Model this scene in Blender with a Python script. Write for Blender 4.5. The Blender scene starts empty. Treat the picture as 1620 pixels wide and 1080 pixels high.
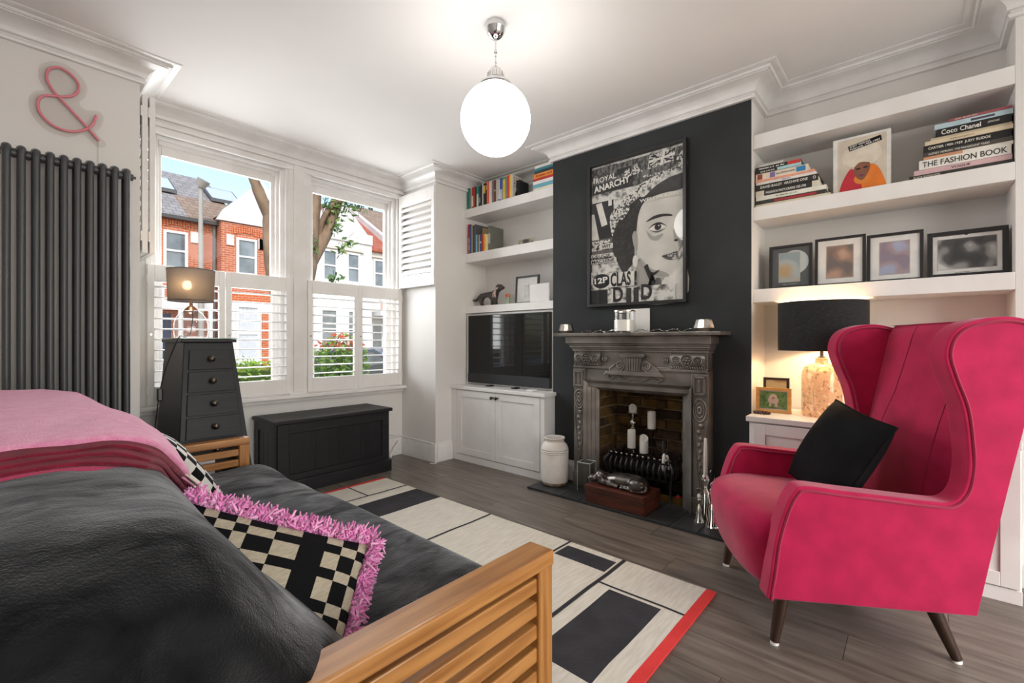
import bpy, bmesh, math, random
from mathutils import Matrix, Vector
random.seed(7)
SC = bpy.context.scene
COL = SC.collection

# ---------------------------------------------------------------- camera, sky, lights, exposure
cam_d = bpy.data.cameras.new('camera')
cam_d.lens = 16.13
cam_d.sensor_width = 36.0
cam_d.clip_start = 0.02
cam_d.clip_end = 300
cam = bpy.data.objects.new('camera', cam_d)
COL.objects.link(cam)
cam.location = (0, 0, 1.15)
cam.rotation_euler = (math.radians(90), 0, -math.atan2(824, 726))
SC.camera = cam

world = bpy.data.worlds.new('world')
SC.world = world
world.use_nodes = True
wn = world.node_tree.nodes
wl = world.node_tree.links
wn.clear()
w_out = wn.new('ShaderNodeOutputWorld')
w_bg = wn.new('ShaderNodeBackground')
w_sky = wn.new('ShaderNodeTexSky')
w_sky.sky_type = 'NISHITA'
w_sky.sun_disc = False
w_sky.sun_elevation = math.radians(42)
w_sky.sun_rotation = math.radians(200)
w_sky.air_density = 1.2
w_sky.dust_density = 1.5
w_bg.inputs['Strength'].default_value = 0.20
wl.new(w_sky.outputs[0], w_bg.inputs['Color'])
wl.new(w_bg.outputs[0], w_out.inputs['Surface'])

sun_d = bpy.data.lights.new('sun', 'SUN')
sun_d.energy = 0.95
sun_d.angle = math.radians(2)
sun_d.color = (1.0, 0.95, 0.88)
sun = bpy.data.objects.new('sun', sun_d)
COL.objects.link(sun)
sun.rotation_euler = (math.radians(48), 0, math.radians(-22))   # shines towards +y, on to the houses opposite

# added fill light behind the camera, shining through an unseen back-wall opening
rd = bpy.data.lights.new('rear_fill', 'AREA')
rd.shape = 'RECTANGLE'
rd.size = 3.0
rd.size_y = 2.3
rd.energy = 64
rd.color = (1.0, 0.99, 0.98)
rdo = bpy.data.objects.new('rear_fill', rd)
COL.objects.link(rdo)
rdo.location = (1.1, -3.0, 1.25)
rdo.rotation_euler = (math.radians(90), 0, 0)     # faces +y, into the room
# daylight falling in through the bay window
fd_ = bpy.data.lights.new('bay_daylight', 'AREA')
fd_.shape = 'RECTANGLE'
fd_.size = 2.1
fd_.size_y = 1.9
fd_.energy = 82
fd_.color = (0.97, 0.985, 1.0)
fdo = bpy.data.objects.new('bay_daylight', fd_)
COL.objects.link(fdo)
fdo.location = (1.73, 4.75, 1.95)
fdo.rotation_euler = (math.radians(-74), 0, 0)    # faces -y, slightly down

SC.cycles.caustics_reflective = False
vs = SC.view_settings
SC.display_settings.display_device = 'sRGB'
vs.view_transform = 'Standard'
vs.look = 'None'
vs.exposure = 0.62
vs.gamma = 1.0
vs.use_curve_mapping = False

# ---------------------------------------------------------------- helpers
def lin(h):
    h = h.lstrip('#')
    c = [int(h[i:i + 2], 16) / 255 for i in (0, 2, 4)]
    return tuple(x / 12.92 if x <= 0.04045 else ((x + 0.055) / 1.055) ** 2.4 for x in c) + (1.0,)

MATS = {}
def mat(name, col, rough=0.5, metal=0.0, col2=None, scale=8.0, stretch=(1, 1, 1), detail=4.0, bump=0.0, bscale=None,
        sheen=0.0, coat=0.0, emit=None, estr=0.0, spec=None, lo=0.35, hi=0.65, rand=0.0):
    """Principled material: colour mottled by stretched noise, fine bump, optional sheen and per-object variation."""
    if name in MATS:
        return MATS[name]
    m = bpy.data.materials.new(name)
    m.use_nodes = True
    nt = m.node_tree
    b = nt.nodes['Principled BSDF']
    b.inputs['Base Color'].default_value = lin(col)
    b.inputs['Roughness'].default_value = rough
    b.inputs['Metallic'].default_value = metal
    if spec is not None:
        b.inputs['Specular IOR Level'].default_value = spec
    if sheen:
        b.inputs['Sheen Weight'].default_value = sheen
        b.inputs['Sheen Roughness'].default_value = 0.45
    if coat:
        b.inputs['Coat Weight'].default_value = coat
        b.inputs['Coat Roughness'].default_value = 0.12
    if emit:
        b.inputs['Emission Color'].default_value = lin(emit)
        b.inputs['Emission Strength'].default_value = estr
    if col2 or bump or rand:
        tc = nt.nodes.new('ShaderNodeTexCoord')
        mp = nt.nodes.new('ShaderNodeMapping')
        mp.inputs['Scale'].default_value = stretch
        nt.links.new(tc.outputs['Object'], mp.inputs['Vector'])
        vec = mp.outputs[0]
        if rand:
            oi = nt.nodes.new('ShaderNodeObjectInfo')
            ad = nt.nodes.new('ShaderNodeVectorMath')
            ad.operation = 'MULTIPLY_ADD'
            nt.links.new(oi.outputs['Random'], ad.inputs[0])
            ad.inputs[1].default_value = (37, 53, 71)
            nt.links.new(vec, ad.inputs[2])
            vec = ad.outputs[0]
        src = None
        if col2:
            n = nt.nodes.new('ShaderNodeTexNoise')
            n.inputs['Scale'].default_value = scale
            n.inputs['Detail'].default_value = detail
            nt.links.new(vec, n.inputs['Vector'])
            r = nt.nodes.new('ShaderNodeValToRGB')
            r.color_ramp.elements[0].position = lo
            r.color_ramp.elements[1].position = hi
            r.color_ramp.elements[0].color = lin(col)
            r.color_ramp.elements[1].color = lin(col2)
            nt.links.new(n.outputs['Fac'], r.inputs['Fac'])
            src = r.outputs[0]
        if rand:
            hs = nt.nodes.new('ShaderNodeHueSaturation')
            if src:
                nt.links.new(src, hs.inputs['Color'])
            else:
                hs.inputs['Color'].default_value = lin(col)
            mr = nt.nodes.new('ShaderNodeMapRange')
            nt.links.new(oi.outputs['Random'], mr.inputs['Value'])
            mr.inputs['To Min'].default_value = 1 - rand
            mr.inputs['To Max'].default_value = 1 + rand
            nt.links.new(mr.outputs[0], hs.inputs['Value'])
            src = hs.outputs[0]
        if src:
            nt.links.new(src, b.inputs['Base Color'])
        if bump:
            n2 = nt.nodes.new('ShaderNodeTexNoise')
            n2.inputs['Scale'].default_value = bscale or scale * 4
            n2.inputs['Detail'].default_value = 3
            nt.links.new(vec, n2.inputs['Vector'])
            bp = nt.nodes.new('ShaderNodeBump')
            bp.inputs['Strength'].default_value = min(1.0, bump)
            bp.inputs['Distance'].default_value = 0.01
            nt.links.new(n2.outputs['Fac'], bp.inputs['Height'])
            nt.links.new(bp.outputs[0], b.inputs['Normal'])
    MATS[name] = m
    return m

def glass_mat(name, tint='#ffffff', gloss=0.08, rough=0.0):
    """Thin clear glass: transparent with a fresnel reflection."""
    if name in MATS:
        return MATS[name]
    m = bpy.data.materials.new(name)
    m.use_nodes = True
    nt = m.node_tree
    nt.nodes.clear()
    o = nt.nodes.new('ShaderNodeOutputMaterial')
    t = nt.nodes.new('ShaderNodeBsdfTransparent')
    t.inputs[0].default_value = lin(tint)
    g = nt.nodes.new('ShaderNodeBsdfGlossy')
    g.inputs['Roughness'].default_value = rough
    lw = nt.nodes.new('ShaderNodeLayerWeight')
    lw.inputs['Blend'].default_value = 0.5
    pw_ = nt.nodes.new('ShaderNodeMath')
    pw_.operation = 'POWER'
    pw_.inputs[1].default_value = 3.5
    nt.links.new(lw.outputs['Facing'], pw_.inputs[0])
    mr = nt.nodes.new('ShaderNodeMapRange')
    mr.inputs['To Min'].default_value = gloss * 0.4
    mr.inputs['To Max'].default_value = min(0.7, gloss * 4)
    nt.links.new(pw_.outputs[0], mr.inputs['Value'])
    mx = nt.nodes.new('ShaderNodeMixShader')
    nt.links.new(mr.outputs[0], mx.inputs[0])
    nt.links.new(t.outputs[0], mx.inputs[1])
    nt.links.new(g.outputs[0], mx.inputs[2])
    nt.links.new(mx.outputs[0], o.inputs[0])
    MATS[name] = m
    return m

class MB:
    """Collects verts and faces (with material indices) and links them as one mesh object."""
    def __init__(s):
        s.v = []; s.f = []; s.mi = []; s.m = 0; s.M = None
    def add(s, vs_, fs_):
        o = len(s.v)
        if s.M is not None:
            vs_ = [tuple(s.M @ Vector(p)) for p in vs_]
        s.v += [tuple(p) for p in vs_]
        for f in fs_:
            s.f.append([o + i for i in f]); s.mi.append(s.m)
        return s
    def box(s, x0, x1, y0, y1, z0, z1):
        return s.add([(x0, y0, z0), (x1, y0, z0), (x1, y1, z0), (x0, y1, z0), (x0, y0, z1), (x1, y0, z1), (x1, y1, z1), (x0, y1, z1)],
                     [(0, 3, 2, 1), (4, 5, 6, 7), (0, 1, 5, 4), (1, 2, 6, 5), (2, 3, 7, 6), (3, 0, 4, 7)])
    def frustum(s, a, b, za, zb):
        """a, b = (x0,x1,y0,y1) rectangles at heights za, zb"""
        vs_ = []
        for (x0, x1, y0, y1), z in ((a, za), (b, zb)):
            vs_ += [(x0, y0, z), (x1, y0, z), (x1, y1, z), (x0, y1, z)]
        return s.add(vs_, [(0, 3, 2, 1), (4, 5, 6, 7), (0, 1, 5, 4), (1, 2, 6, 5), (2, 3, 7, 6), (3, 0, 4, 7)])
    def prism(s, poly, axis, a, b):
        """polygon of 2-D points extruded along axis (0,1,2) from a to b; the points fill the other two axes in order"""
        n = len(poly)
        def P(p, t):
            q = list(p); q.insert(axis, t); return tuple(q)
        vs_ = [P(p, a) for p in poly] + [P(p, b) for p in poly]
        fs_ = [list(range(n))[::-1], list(range(n, 2 * n))] + [(i, (i + 1) % n, n + (i + 1) % n, n + i) for i in range(n)]
        return s.add(vs_, fs_)
    def tube(s, pts, r, n=8, closed=False, caps=True):
        pts = [Vector(p) for p in pts]
        k = len(pts)
        rs = r if isinstance(r, (list, tuple)) else [r] * k
        rings = []
        up = None
        for i, p in enumerate(pts):
            a = pts[(i - 1) % k] if (closed or i > 0) else p
            b = pts[(i + 1) % k] if (closed or i < k - 1) else p
            t = (b - a)
            t = t.normalized() if t.length > 1e-9 else Vector((0, 0, 1))
            if up is None:
                up = Vector((0, 0, 1)) if abs(t.z) < 0.9 else Vector((1, 0, 0))
            u = up - t * up.dot(t)
            if u.length < 1e-6:
                u = t.orthogonal()
            u.normalize()
            up = u
            w = t.cross(u)
            rings.append([p + (u * math.cos(2 * math.pi * j / n) + w * math.sin(2 * math.pi * j / n)) * rs[i] for j in range(n)])
        vs_ = [q for ring in rings for q in ring]
        fs_ = []
        for i in range(k if closed else k - 1):
            i2 = (i + 1) % k
            for j in range(n):
                j2 = (j + 1) % n
                fs_.append((i * n + j, i * n + j2, i2 * n + j2, i2 * n + j))
        if caps and not closed:
            fs_.append(list(range(n))[::-1])
            fs_.append([(k - 1) * n + j for j in range(n)])
        return s.add(vs_, fs_)
    def cyl(s, p0, p1, r0, r1=None, n=16):
        return s.tube([p0, p1], [r0, r0 if r1 is None else r1], n)
    def lathe(s, prof, c=(0, 0, 0), n=24, flute=0.0, nf=8, caps=True):
        """prof = [(r, z)...] turned about the z axis through c"""
        vs_ = []
        for r, z in prof:
            for j in range(n):
                a = 2 * math.pi * j / n
                rr = r * (1 + flute * math.cos(nf * a))
                vs_.append((c[0] + rr * math.cos(a), c[1] + rr * math.sin(a), c[2] + z))
        fs_ = []
        for i in range(len(prof) - 1):
            for j in range(n):
                j2 = (j + 1) % n
                fs_.append((i * n + j, i * n + j2, (i + 1) * n + j2, (i + 1) * n + j))
        if caps:
            if prof[0][0] > 1e-4: fs_.append(list(range(n))[::-1])
            if prof[-1][0] > 1e-4: fs_.append([(len(prof) - 1) * n + j for j in range(n)])
        return s.add(vs_, fs_)
    def ball(s, c, r, nu=16, nv=10, sc=(1, 1, 1)):
        prof = [(max(1e-5, r * math.sin(math.pi * i / nv)), -r * math.cos(math.pi * i / nv)) for i in range(nv + 1)]
        vs_ = []
        for rr, z in prof:
            for j in range(nu):
                a = 2 * math.pi * j / nu
                vs_.append((c[0] + sc[0] * rr * math.cos(a), c[1] + sc[1] * rr * math.sin(a), c[2] + sc[2] * z))
        fs_ = [(i * nu + j, i * nu + (j + 1) % nu, (i + 1) * nu + (j + 1) % nu, (i + 1) * nu + j) for i in range(nv) for j in range(nu)]
        return s.add(vs_, fs_)
    def grid(s, fn, nu, nv, mfn=None):
        """surface fn(i/nu, j/nv); mfn(i,j) gives the material index"""
        o = len(s.v)
        for i in range(nu + 1):
            for j in range(nv + 1):
                p = fn(i / nu, j / nv)
                s.v.append(tuple(s.M @ Vector(p)) if s.M is not None else tuple(p))
        for i in range(nu):
            for j in range(nv):
                a = o + i * (nv + 1) + j
                s.f.append([a, a + nv + 1, a + nv + 2, a + 1])
                s.mi.append(mfn(i, j) if mfn else s.m)
        return s
    def build(s, name, mats, parent=None, smooth=None, bevel=0.0, seg=2, sub=0, solid=0.0, local=False, weld=False, normals=True):
        me = bpy.data.meshes.new(name)
        me.from_pydata(s.v, [], s.f)
        for m in (mats if isinstance(mats, (list, tuple)) else [mats]):
            me.materials.append(m)
        me.polygons.foreach_set('material_index', s.mi)
        if weld or normals:
            bm = bmesh.new(); bm.from_mesh(me)
            if weld:
                bmesh.ops.remove_doubles(bm, verts=bm.verts, dist=1e-5)
            if normals:
                bmesh.ops.recalc_face_normals(bm, faces=bm.faces)
            bm.to_mesh(me); bm.free()
        if smooth is not None:
            me.polygons.foreach_set('use_smooth', [True] * len(me.polygons))
            if smooth < 179:
                me.set_sharp_from_angle(angle=math.radians(smooth))
        me.update()
        o = bpy.data.objects.new(name, me)
        COL.objects.link(o)
        if parent is not None:
            attach(o, parent, local)
        if solid:
            md = o.modifiers.new('solid', 'SOLIDIFY'); md.thickness = solid; md.offset = 0
        if bevel:
            md = o.modifiers.new('bevel', 'BEVEL'); md.width = bevel; md.segments = seg
            md.limit_method = 'ANGLE'; md.angle_limit = math.radians(35)
        if sub:
            md = o.modifiers.new('sub', 'SUBSURF'); md.levels = sub; md.render_levels = sub
        return o

WM = {}          # world matrices of parents built so far
def wmat(o):
    return WM.get(o.name, Matrix.Identity(4))
def attach(o, parent, local=False):
    """parent o; geometry given in world coordinates keeps its place unless local"""
    o.parent = parent
    if local:
        WM[o.name] = wmat(parent)
    else:
        o.matrix_parent_inverse = wmat(parent).inverted()
        WM[o.name] = Matrix.Identity(4)
    return o
def tag(o, label, cat, group=None, kind=None):
    o['label'] = label; o['category'] = cat
    if group: o['group'] = group
    if kind: o['kind'] = kind
    return o
def thing(name, label, cat, loc=(0, 0, 0), rz=0.0, group=None):
    o = bpy.data.objects.new(name, None)
    o.empty_display_size = 0.05
    COL.objects.link(o)
    o.location = loc; o.rotation_euler = (0, 0, rz)
    WM[o.name] = Matrix.Translation(loc) @ Matrix.Rotation(rz, 4, 'Z')
    return tag(o, label, cat, group)
def struct(o, label=None, cat=None):
    o['kind'] = 'structure'
    if label: o['label'] = label
    if cat: o['category'] = cat
    return o
def copy_tree(o, parent=None):
    c = o.copy(); COL.objects.link(c)
    if parent is not None:
        c.parent = parent
    WM[c.name] = wmat(o)
    for ch in [k for k in bpy.data.objects if k.parent is o]:
        copy_tree(ch, c)
    return c

_TXT = {}
def text_mesh(s, bold=0.0):
    key = (s, bold)
    if key in _TXT: return _TXT[key]
    cu = bpy.data.curves.new('txt', 'FONT'); cu.body = s; cu.offset = bold; cu.resolution_u = 3
    ob = bpy.data.objects.new('txt', cu); COL.objects.link(ob)
    bpy.context.view_layer.update()
    me = bpy.data.meshes.new_from_object(ob.evaluated_get(bpy.context.evaluated_depsgraph_get()))
    bpy.data.objects.remove(ob); bpy.data.curves.remove(cu)
    vs_ = [tuple(v.co) for v in me.vertices]; fs_ = [tuple(p.vertices) for p in me.polygons]
    bpy.data.meshes.remove(me)
    xs = [v[0] for v in vs_]; ys = [v[1] for v in vs_]
    x0, x1, y0, y1 = min(xs), max(xs), min(ys), max(ys)
    vs_ = [((v[0] - x0) / (x1 - x0), (v[1] - y0) / (y1 - y0)) for v in vs_]
    _TXT[key] = (vs_, fs_)
    return _TXT[key]
def put_text(mb, s, o, r, u, w, h, bold=0.0):
    """lettering filling a w x h box whose lower left corner is o, running along unit vectors r (right) and u (up)"""
    vs_, fs_ = text_mesh(s, bold)
    o, r, u = Vector(o), Vector(r), Vector(u)
    return mb.add([tuple(o + r * (a * w) + u * (b * h)) for a, b in vs_], fs_)
def put_scribble(mb, o, r, u, w, h, n=None, seed=1):
    """lettering too small to read: a row of short uneven strokes"""
    rn = random.Random(seed); o, r, u = Vector(o), Vector(r), Vector(u)
    x = 0.0
    while x < w:
        d = h * rn.uniform(.25, .6); a = rn.uniform(0, .2); c = rn.uniform(.75, 1)
        if rn.random() > .16:
            x2 = min(w, x + d)
            mb.add([tuple(o + r * p + u * (q * h)) for p, q in ((x, a), (x2, a), (x2, c), (x, c))], [(0, 1, 2, 3)])
        x += d + h * .14
    return mb
RX, UZ = (0, -1, 0), (0, 0, 1)     # reading directions on faces that look towards -x
def spline(pts, n=6, closed=False):
    """Catmull-Rom through the points"""
    P = [Vector(p) for p in pts]; k = len(P); out = []
    for i in range(k if closed else k - 1):
        p0 = P[(i - 1) % k] if (closed or i > 0) else P[i]
        p1 = P[i]; p2 = P[(i + 1) % k]
        p3 = P[(i + 2) % k] if (closed or i + 2 < k) else P[(i + 1) % k]
        for j in range(n):
            t = j / n
            out.append(0.5 * ((2 * p1) + (-p0 + p2) * t + (2 * p0 - 5 * p1 + 4 * p2 - p3) * t * t + (-p0 + 3 * p1 - 3 * p2 + p3) * t ** 3))
    if not closed: out.append(P[-1])
    return out
def wob(x, y, z=0.0):
    """cheap smooth wobble in -1..1"""
    return (math.sin(x * 1.7 + 1.3 * math.sin(y * 1.1 + z)) + math.sin(y * 2.3 + 1.1 * math.sin(x * 1.9 - z)) + math.sin((x + y) * 1.3 + z * 2)) / 3

# ---------------------------------------------------------------- materials
WALL = mat('white_wall_paint', '#e3e0dc', 0.6, col2='#dedbd6', scale=1.5, bump=0.04, bscale=60)
CEIL = mat('ceiling_paint', '#ebe8e5', 0.7, col2='#e6e3df', scale=1.2)
TRIM = mat('gloss_white_trim', '#e6e4e1', 0.35, col2='#dddad6', scale=6, bump=0.02)
DARKW = mat('charcoal_wall_paint', '#2b2d2e', 0.7, spec=0.25, col2='#353738', scale=2.2, detail=6, bump=0.05, bscale=30)
WHITEW = mat('painted_white_wood', '#e9e7e4', 0.38, col2='#e3e0dc', scale=5)
FLOOR = mat('grey_brown_laminate', '#7f756b', 0.36, col2='#544b44', scale=3.2, stretch=(9, 0.9, 1), detail=9, bump=0.05, bscale=12, rand=0.10, lo=0.3, hi=0.72)
GAP = mat('dark_floor_joint', '#2b2724', 0.8)
IRON = mat('burnished_cast_iron', '#958f87', 0.38, 0.6, col2='#6b655f', scale=5, detail=2, bump=0.04, bscale=60)
IRON2 = mat('dark_cast_iron', '#3f3c39', 0.42, 0.6, col2='#2a2826', scale=12, bump=0.1)
BLACKWOOD = mat('black_stained_wood', '#1f1f21', 0.42, spec=0.3, col2='#171719', scale=3, stretch=(12, 12, 1), detail=6, bump=0.04)
BLACKWOODH = mat('black_painted_pine', '#222224', 0.45, spec=0.3, col2='#19191b', scale=3, stretch=(1, 12, 12), detail=6, bump=0.04)
RADGREY = mat('anthracite_enamel', '#484a4b', 0.4, 0.1)
CHROME = mat('chrome', '#d8d8d8', 0.06, 1.0)
SILVER = mat('silvered_metal', '#cfc9c0', 0.16, 1.0, col2='#a39c92', scale=30, bump=0.1)
BRASSK = mat('antique_brass', '#6a6256', 0.32, 0.9, col2='#2e2a25', scale=40)
GLASS = glass_mat('clear_glass', '#ffffff', 0.10)
WINGLASS = glass_mat('window_glass', '#ffffff', 0.010)
OAK = mat('oiled_oak', '#bd8549', 0.36, col2='#96602c', scale=2.6, stretch=(1.2, 16, 16), detail=8, bump=0.04, coat=0.25)
OAKV = mat('oiled_oak_upright', '#bd8549', 0.36, col2='#96602c', scale=2.6, stretch=(16, 16, 1.2), detail=8, bump=0.04, coat=0.25)
def plush_mat(name):
    """short-pile plush: near-black, its nap brushed in patches that catch the light, soft wrinkles"""
    m = bpy.data.materials.new(name); m.use_nodes = True; nt = m.node_tree; b = nt.nodes['Principled BSDF']
    b.inputs['Roughness'].default_value = .95; b.inputs['Specular IOR Level'].default_value = .1
    b.inputs['Sheen Roughness'].default_value = .5
    tc = nt.nodes.new('ShaderNodeTexCoord')
    def noise(sc, det, st=(1, 1, 1), dist=0.0):
        mp = nt.nodes.new('ShaderNodeMapping'); mp.inputs['Scale'].default_value = st
        n = nt.nodes.new('ShaderNodeTexNoise'); n.inputs['Scale'].default_value = sc; n.inputs['Detail'].default_value = det; n.inputs['Distortion'].default_value = dist
        nt.links.new(tc.outputs['Object'], mp.inputs[0]); nt.links.new(mp.outputs[0], n.inputs['Vector'])
        return n.outputs['Fac']
    big = noise(6, 8, (1, 1.8, 1), .6)
    r = nt.nodes.new('ShaderNodeValToRGB'); r.color_ramp.elements[0].position = .35; r.color_ramp.elements[1].position = .68
    r.color_ramp.elements[0].color = lin('#0c0c0d'); r.color_ramp.elements[1].color = lin('#1e1f20')
    nt.links.new(big, r.inputs[0]); nt.links.new(r.outputs[0], b.inputs['Base Color'])
    mr = nt.nodes.new('ShaderNodeMapRange'); mr.inputs['From Min'].default_value = .35; mr.inputs['From Max'].default_value = .7
    mr.inputs['To Min'].default_value = .12; mr.inputs['To Max'].default_value = .50
    nt.links.new(big, mr.inputs[0]); nt.links.new(mr.outputs[0], b.inputs['Sheen Weight'])
    b1 = nt.nodes.new('ShaderNodeBump'); b1.inputs['Strength'].default_value = .42; b1.inputs['Distance'].default_value = .012
    nt.links.new(noise(9, 5, (1, 2.2, 1), .8), b1.inputs['Height'])
    b2 = nt.nodes.new('ShaderNodeBump'); b2.inputs['Strength'].default_value = .5; b2.inputs['Distance'].default_value = .004
    nt.links.new(noise(260, 2), b2.inputs['Height']); nt.links.new(b1.outputs[0], b2.inputs['Normal']); nt.links.new(b2.outputs[0], b.inputs['Normal'])
    return m
PLUSH = plush_mat('charcoal_plush')
PINKV = mat('pink_velvet', '#bd1a4e', 0.75, spec=0.2, col2='#aa1445', scale=11, detail=6, bump=0.05, bscale=300, sheen=0.28)
PINKP = mat('pink_velvet_piping', '#a01240', 0.7, sheen=0.2)
WALNUT = mat('dark_walnut', '#3c2518', 0.4, col2='#2b1a10', scale=3, stretch=(14, 14, 1), detail=6)
CREAMW = mat('cream_wool', '#ddd7ca', 0.95, col2='#cfc7b8', scale=5, stretch=(2, 14, 1), detail=6, bump=0.3, bscale=90)
CHARW = mat('charcoal_wool', '#323035', 0.95, col2='#262428', scale=9, bump=0.3, bscale=90)
REDW = mat('red_wool', '#df3b38', 0.95, col2='#d0322f', scale=9, bump=0.3, bscale=90)
BLKF = mat('black_fabric', '#0d0d0f', 0.9, spec=0.15, bump=0.2, bscale=150)
PAGES = mat('book_pages', '#e6e0d2', 0.9)
INKB = mat('black_ink', '#141414', 0.6, spec=0.2)
INKW = mat('white_ink', '#efece6', 0.6)
WAX = mat('white_wax', '#efece4', 0.5, col2='#e5e1d8', scale=10)
PLASTW = mat('white_plastic', '#e8e6e2', 0.4)
BLKP = mat('black_plastic', '#151516', 0.35)
_cn = {}
def colm(h, rough=0.6):
    k = h + str(rough)
    if k not in _cn:
        _cn[k] = mat('colour_' + h.strip('#') + '_%d' % int(rough * 100), h, rough, col2='#%02x%02x%02x' % tuple(max(0, int(int(h[i:i + 2], 16) * 0.93)) for i in (1, 3, 5)), scale=14)
    return _cn[k]
# ================================================================ THE ROOM
H = 2.79
YB, YW, YP = -2.4, 3.98, 3.44          # back wall, window wall, radiator / pier wall
XL, XB0, XB1 = -1.2, 0.58, 2.80        # side wall, bay corners
XA, XC = 3.48, 3.15                    # alcove back, chimney face
YC0, YC1, YN = 0.775, 2.311, -0.35     # chimney sides, nib
XN = 3.18

fl = struct(MB().box(XL - .2, 3.8, YB - .2, 4.2, -0.2, -0.004).build('floor', GAP))
fl['label'] = 'grey-brown wood laminate floor'
pw = 0.19
xs = XL
ci = 0
while xs < XA:
    y = YB - (ci * 0.53) % 1.29
    while y < 4.0:
        y0, y1 = max(y, YB), min(y + 1.29, YW + .02)
        if y1 - y0 > 0.05:
            MB().box(xs + .0009, min(xs + pw, XA + .05) - .0009, y0 + .0009, y1 - .0009, -0.012, 0.0).build('plank', FLOOR, fl)
        y += 1.29
    xs += pw; ci += 1

struct(MB().box(XL - .2, 3.9, YB - .2, 4.25, H, H + .15).build('ceiling', CEIL))
struct(MB().box(XL - .15, XL, YB - .2, 4.2, 0, H).build('wall_left', WALL))
b = MB()
b.box(XL, XB0, YP, 4.2, 0, H).box(XB1, 3.8, YP, 4.2, 0, H)
b.box(XB0, XB1, YW, 4.2, 0, 0.70).box(XB0, XB1, YW, 4.2, 2.66, H)
b.box(XB0, 0.70, YW, 4.2, 0.70, 2.66).box(2.765, XB1, YW, 4.2, 0.70, 2.66)
struct(b.build('wall_front', WALL))
struct(MB().box(XA, 3.8, YC1, YP, 0, H).build('wall_right', WALL))
struct(MB().box(XA, 3.8, YN, YC0, 0, H).build('wall_alcove', WALL))
struct(MB().box(XN, 3.8, YB, YN, 0, H).build('wall_nib', WALL))
b = MB()
b.box(XL, 2.9, YB - .15, YB, 2.45, H).box(XL, -0.35, YB - .15, YB, 0, 2.45).box(2.55, 3.2, YB - .15, YB, 0, 2.45)
struct(b.build('wall_back', WALL))
# chimney breast, charcoal on its face only, open for the fire
b = MB()
b.m = 0
OY0, OY1, OZ = 1.20, 1.86, 0.80
def quad(mb, *p):
    mb.add(p, [tuple(range(len(p)))])
for (ya, yb, za, zb) in ((YC0, OY0, 0, H), (OY1, YC1, 0, H), (OY0, OY1, OZ, H)):
    quad(b, (XC, ya, za), (XC, ya, zb), (XC, yb, zb), (XC, yb, za))
b.m = 1
quad(b, (XC, YC0, 0), (3.8, YC0, 0), (3.8, YC0, H), (XC, YC0, H))
quad(b, (XC, YC1, 0), (3.8, YC1, 0), (3.8, YC1, H), (XC, YC1, H))
struct(b.build('wall_chimney', [DARKW, WALL], normals=False))

# firebox of single bricks bedded in mortar
MORTAR = mat('sooty_mortar', '#9c8763', 0.95, col2='#4b3f2d', scale=7, detail=6, bump=0.5, bscale=40)
BRICK = mat('sooty_stock_brick', '#5b3f2a', 0.9, col2='#1f1711', scale=8, detail=6, bump=0.5, bscale=45, rand=0.45, lo=0.3, hi=0.68)
BRICK2 = mat('yellow_stock_brick', '#80602f', 0.9, col2='#2c2013', scale=8, detail=6, bump=0.5, bscale=45, rand=0.35, lo=0.3, hi=0.7)
b = MB()
FX = 3.42
b.box(FX, FX + .06, OY0 - .06, OY1 + .06, 0, 1.0).box(XC - .02, FX, OY1, OY1 + .06, 0, 1.0).box(XC - .02, FX, OY0 - .06, OY0, 0, 1.0)
b.box(XC, FX, OY0, OY1, OZ + .12, OZ + .2)
fb = struct(b.build('wall_firebox', MORTAR))
rows = 12
for r in range(rows):
    z0 = 0.02 + r * 0.077
    off = 0.108 if r % 2 else 0.0
    y = OY1 + off - .215
    while y + .205 > OY0:
        ya, yb = max(y, OY0 + .004), min(y + .205, OY1 - .004)
        if yb - ya > .02:
            p = random.uniform(.002, .012)
            MB().box(FX - .012 - p, FX + .01, ya, yb, z0 + random.uniform(0, .004), z0 + .066).build('brick', random.choice([BRICK, BRICK, BRICK2]), fb, bevel=.005)
        y -= .215
    for side in (0, 1):
        x = XC - .02 - (0.108 if r % 2 == 0 else 0.0)
        while x < FX - .01:
            xa, xb = max(x, XC - .01), min(x + .205, FX - .014)
            if xb - xa > .03:
                p = random.uniform(.004, .014)
                m_ = MB()
                if side: m_.box(xa, xb, OY1 - p, OY1 + .01, z0 + random.uniform(0, .004), z0 + .066)
                else: m_.box(xa, xb, OY0 - .01, OY0 + p, z0, z0 + .066)
                m_.build('brick', random.choice([BRICK, BRICK2]), fb, bevel=.005)
            x += .215

# ---- cornice, picture-mitred round every break of the wall
def sweep(path, prof, closed=False):
    """prof = [(offset into the room, z)]; the room lies to the right of the path"""
    mb = MB(); n = len(path); k = len(prof)
    nor = []
    for i in range(n - 1):
        d = Vector((path[i + 1][0] - path[i][0], path[i + 1][1] - path[i][1])).normalized()
        nor.append(Vector((d.y, -d.x)))
    for i, p in enumerate(path):
        a = nor[max(0, i - 1)]; c = nor[min(n - 2, i)]
        o = (a + c) / (1 + a.dot(c))
        mb.v += [(p[0] + o.x * q[0], p[1] + o.y * q[0], q[1]) for q in prof]
    for i in range(n - 1):
        for j in range(k - 1):
            mb.f.append([i * k + j, (i + 1) * k + j, (i + 1) * k + j + 1, i * k + j + 1]); mb.mi.append(0)
    return mb
PATH = [(XL, YP), (XB0, YP), (XB0, YW), (XB1, YW), (XB1, YP), (XA, YP), (XA, YC1), (XC, YC1), (XC, YC0), (XA, YC0), (XA, YN), (XN, YN), (XN, YB)]
prof = [(0, 2.668), (.022, 2.668), (.026, 2.676), (.026, 2.684), (.018, 2.690), (.018, 2.697), (.030, 2.703)]
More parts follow.
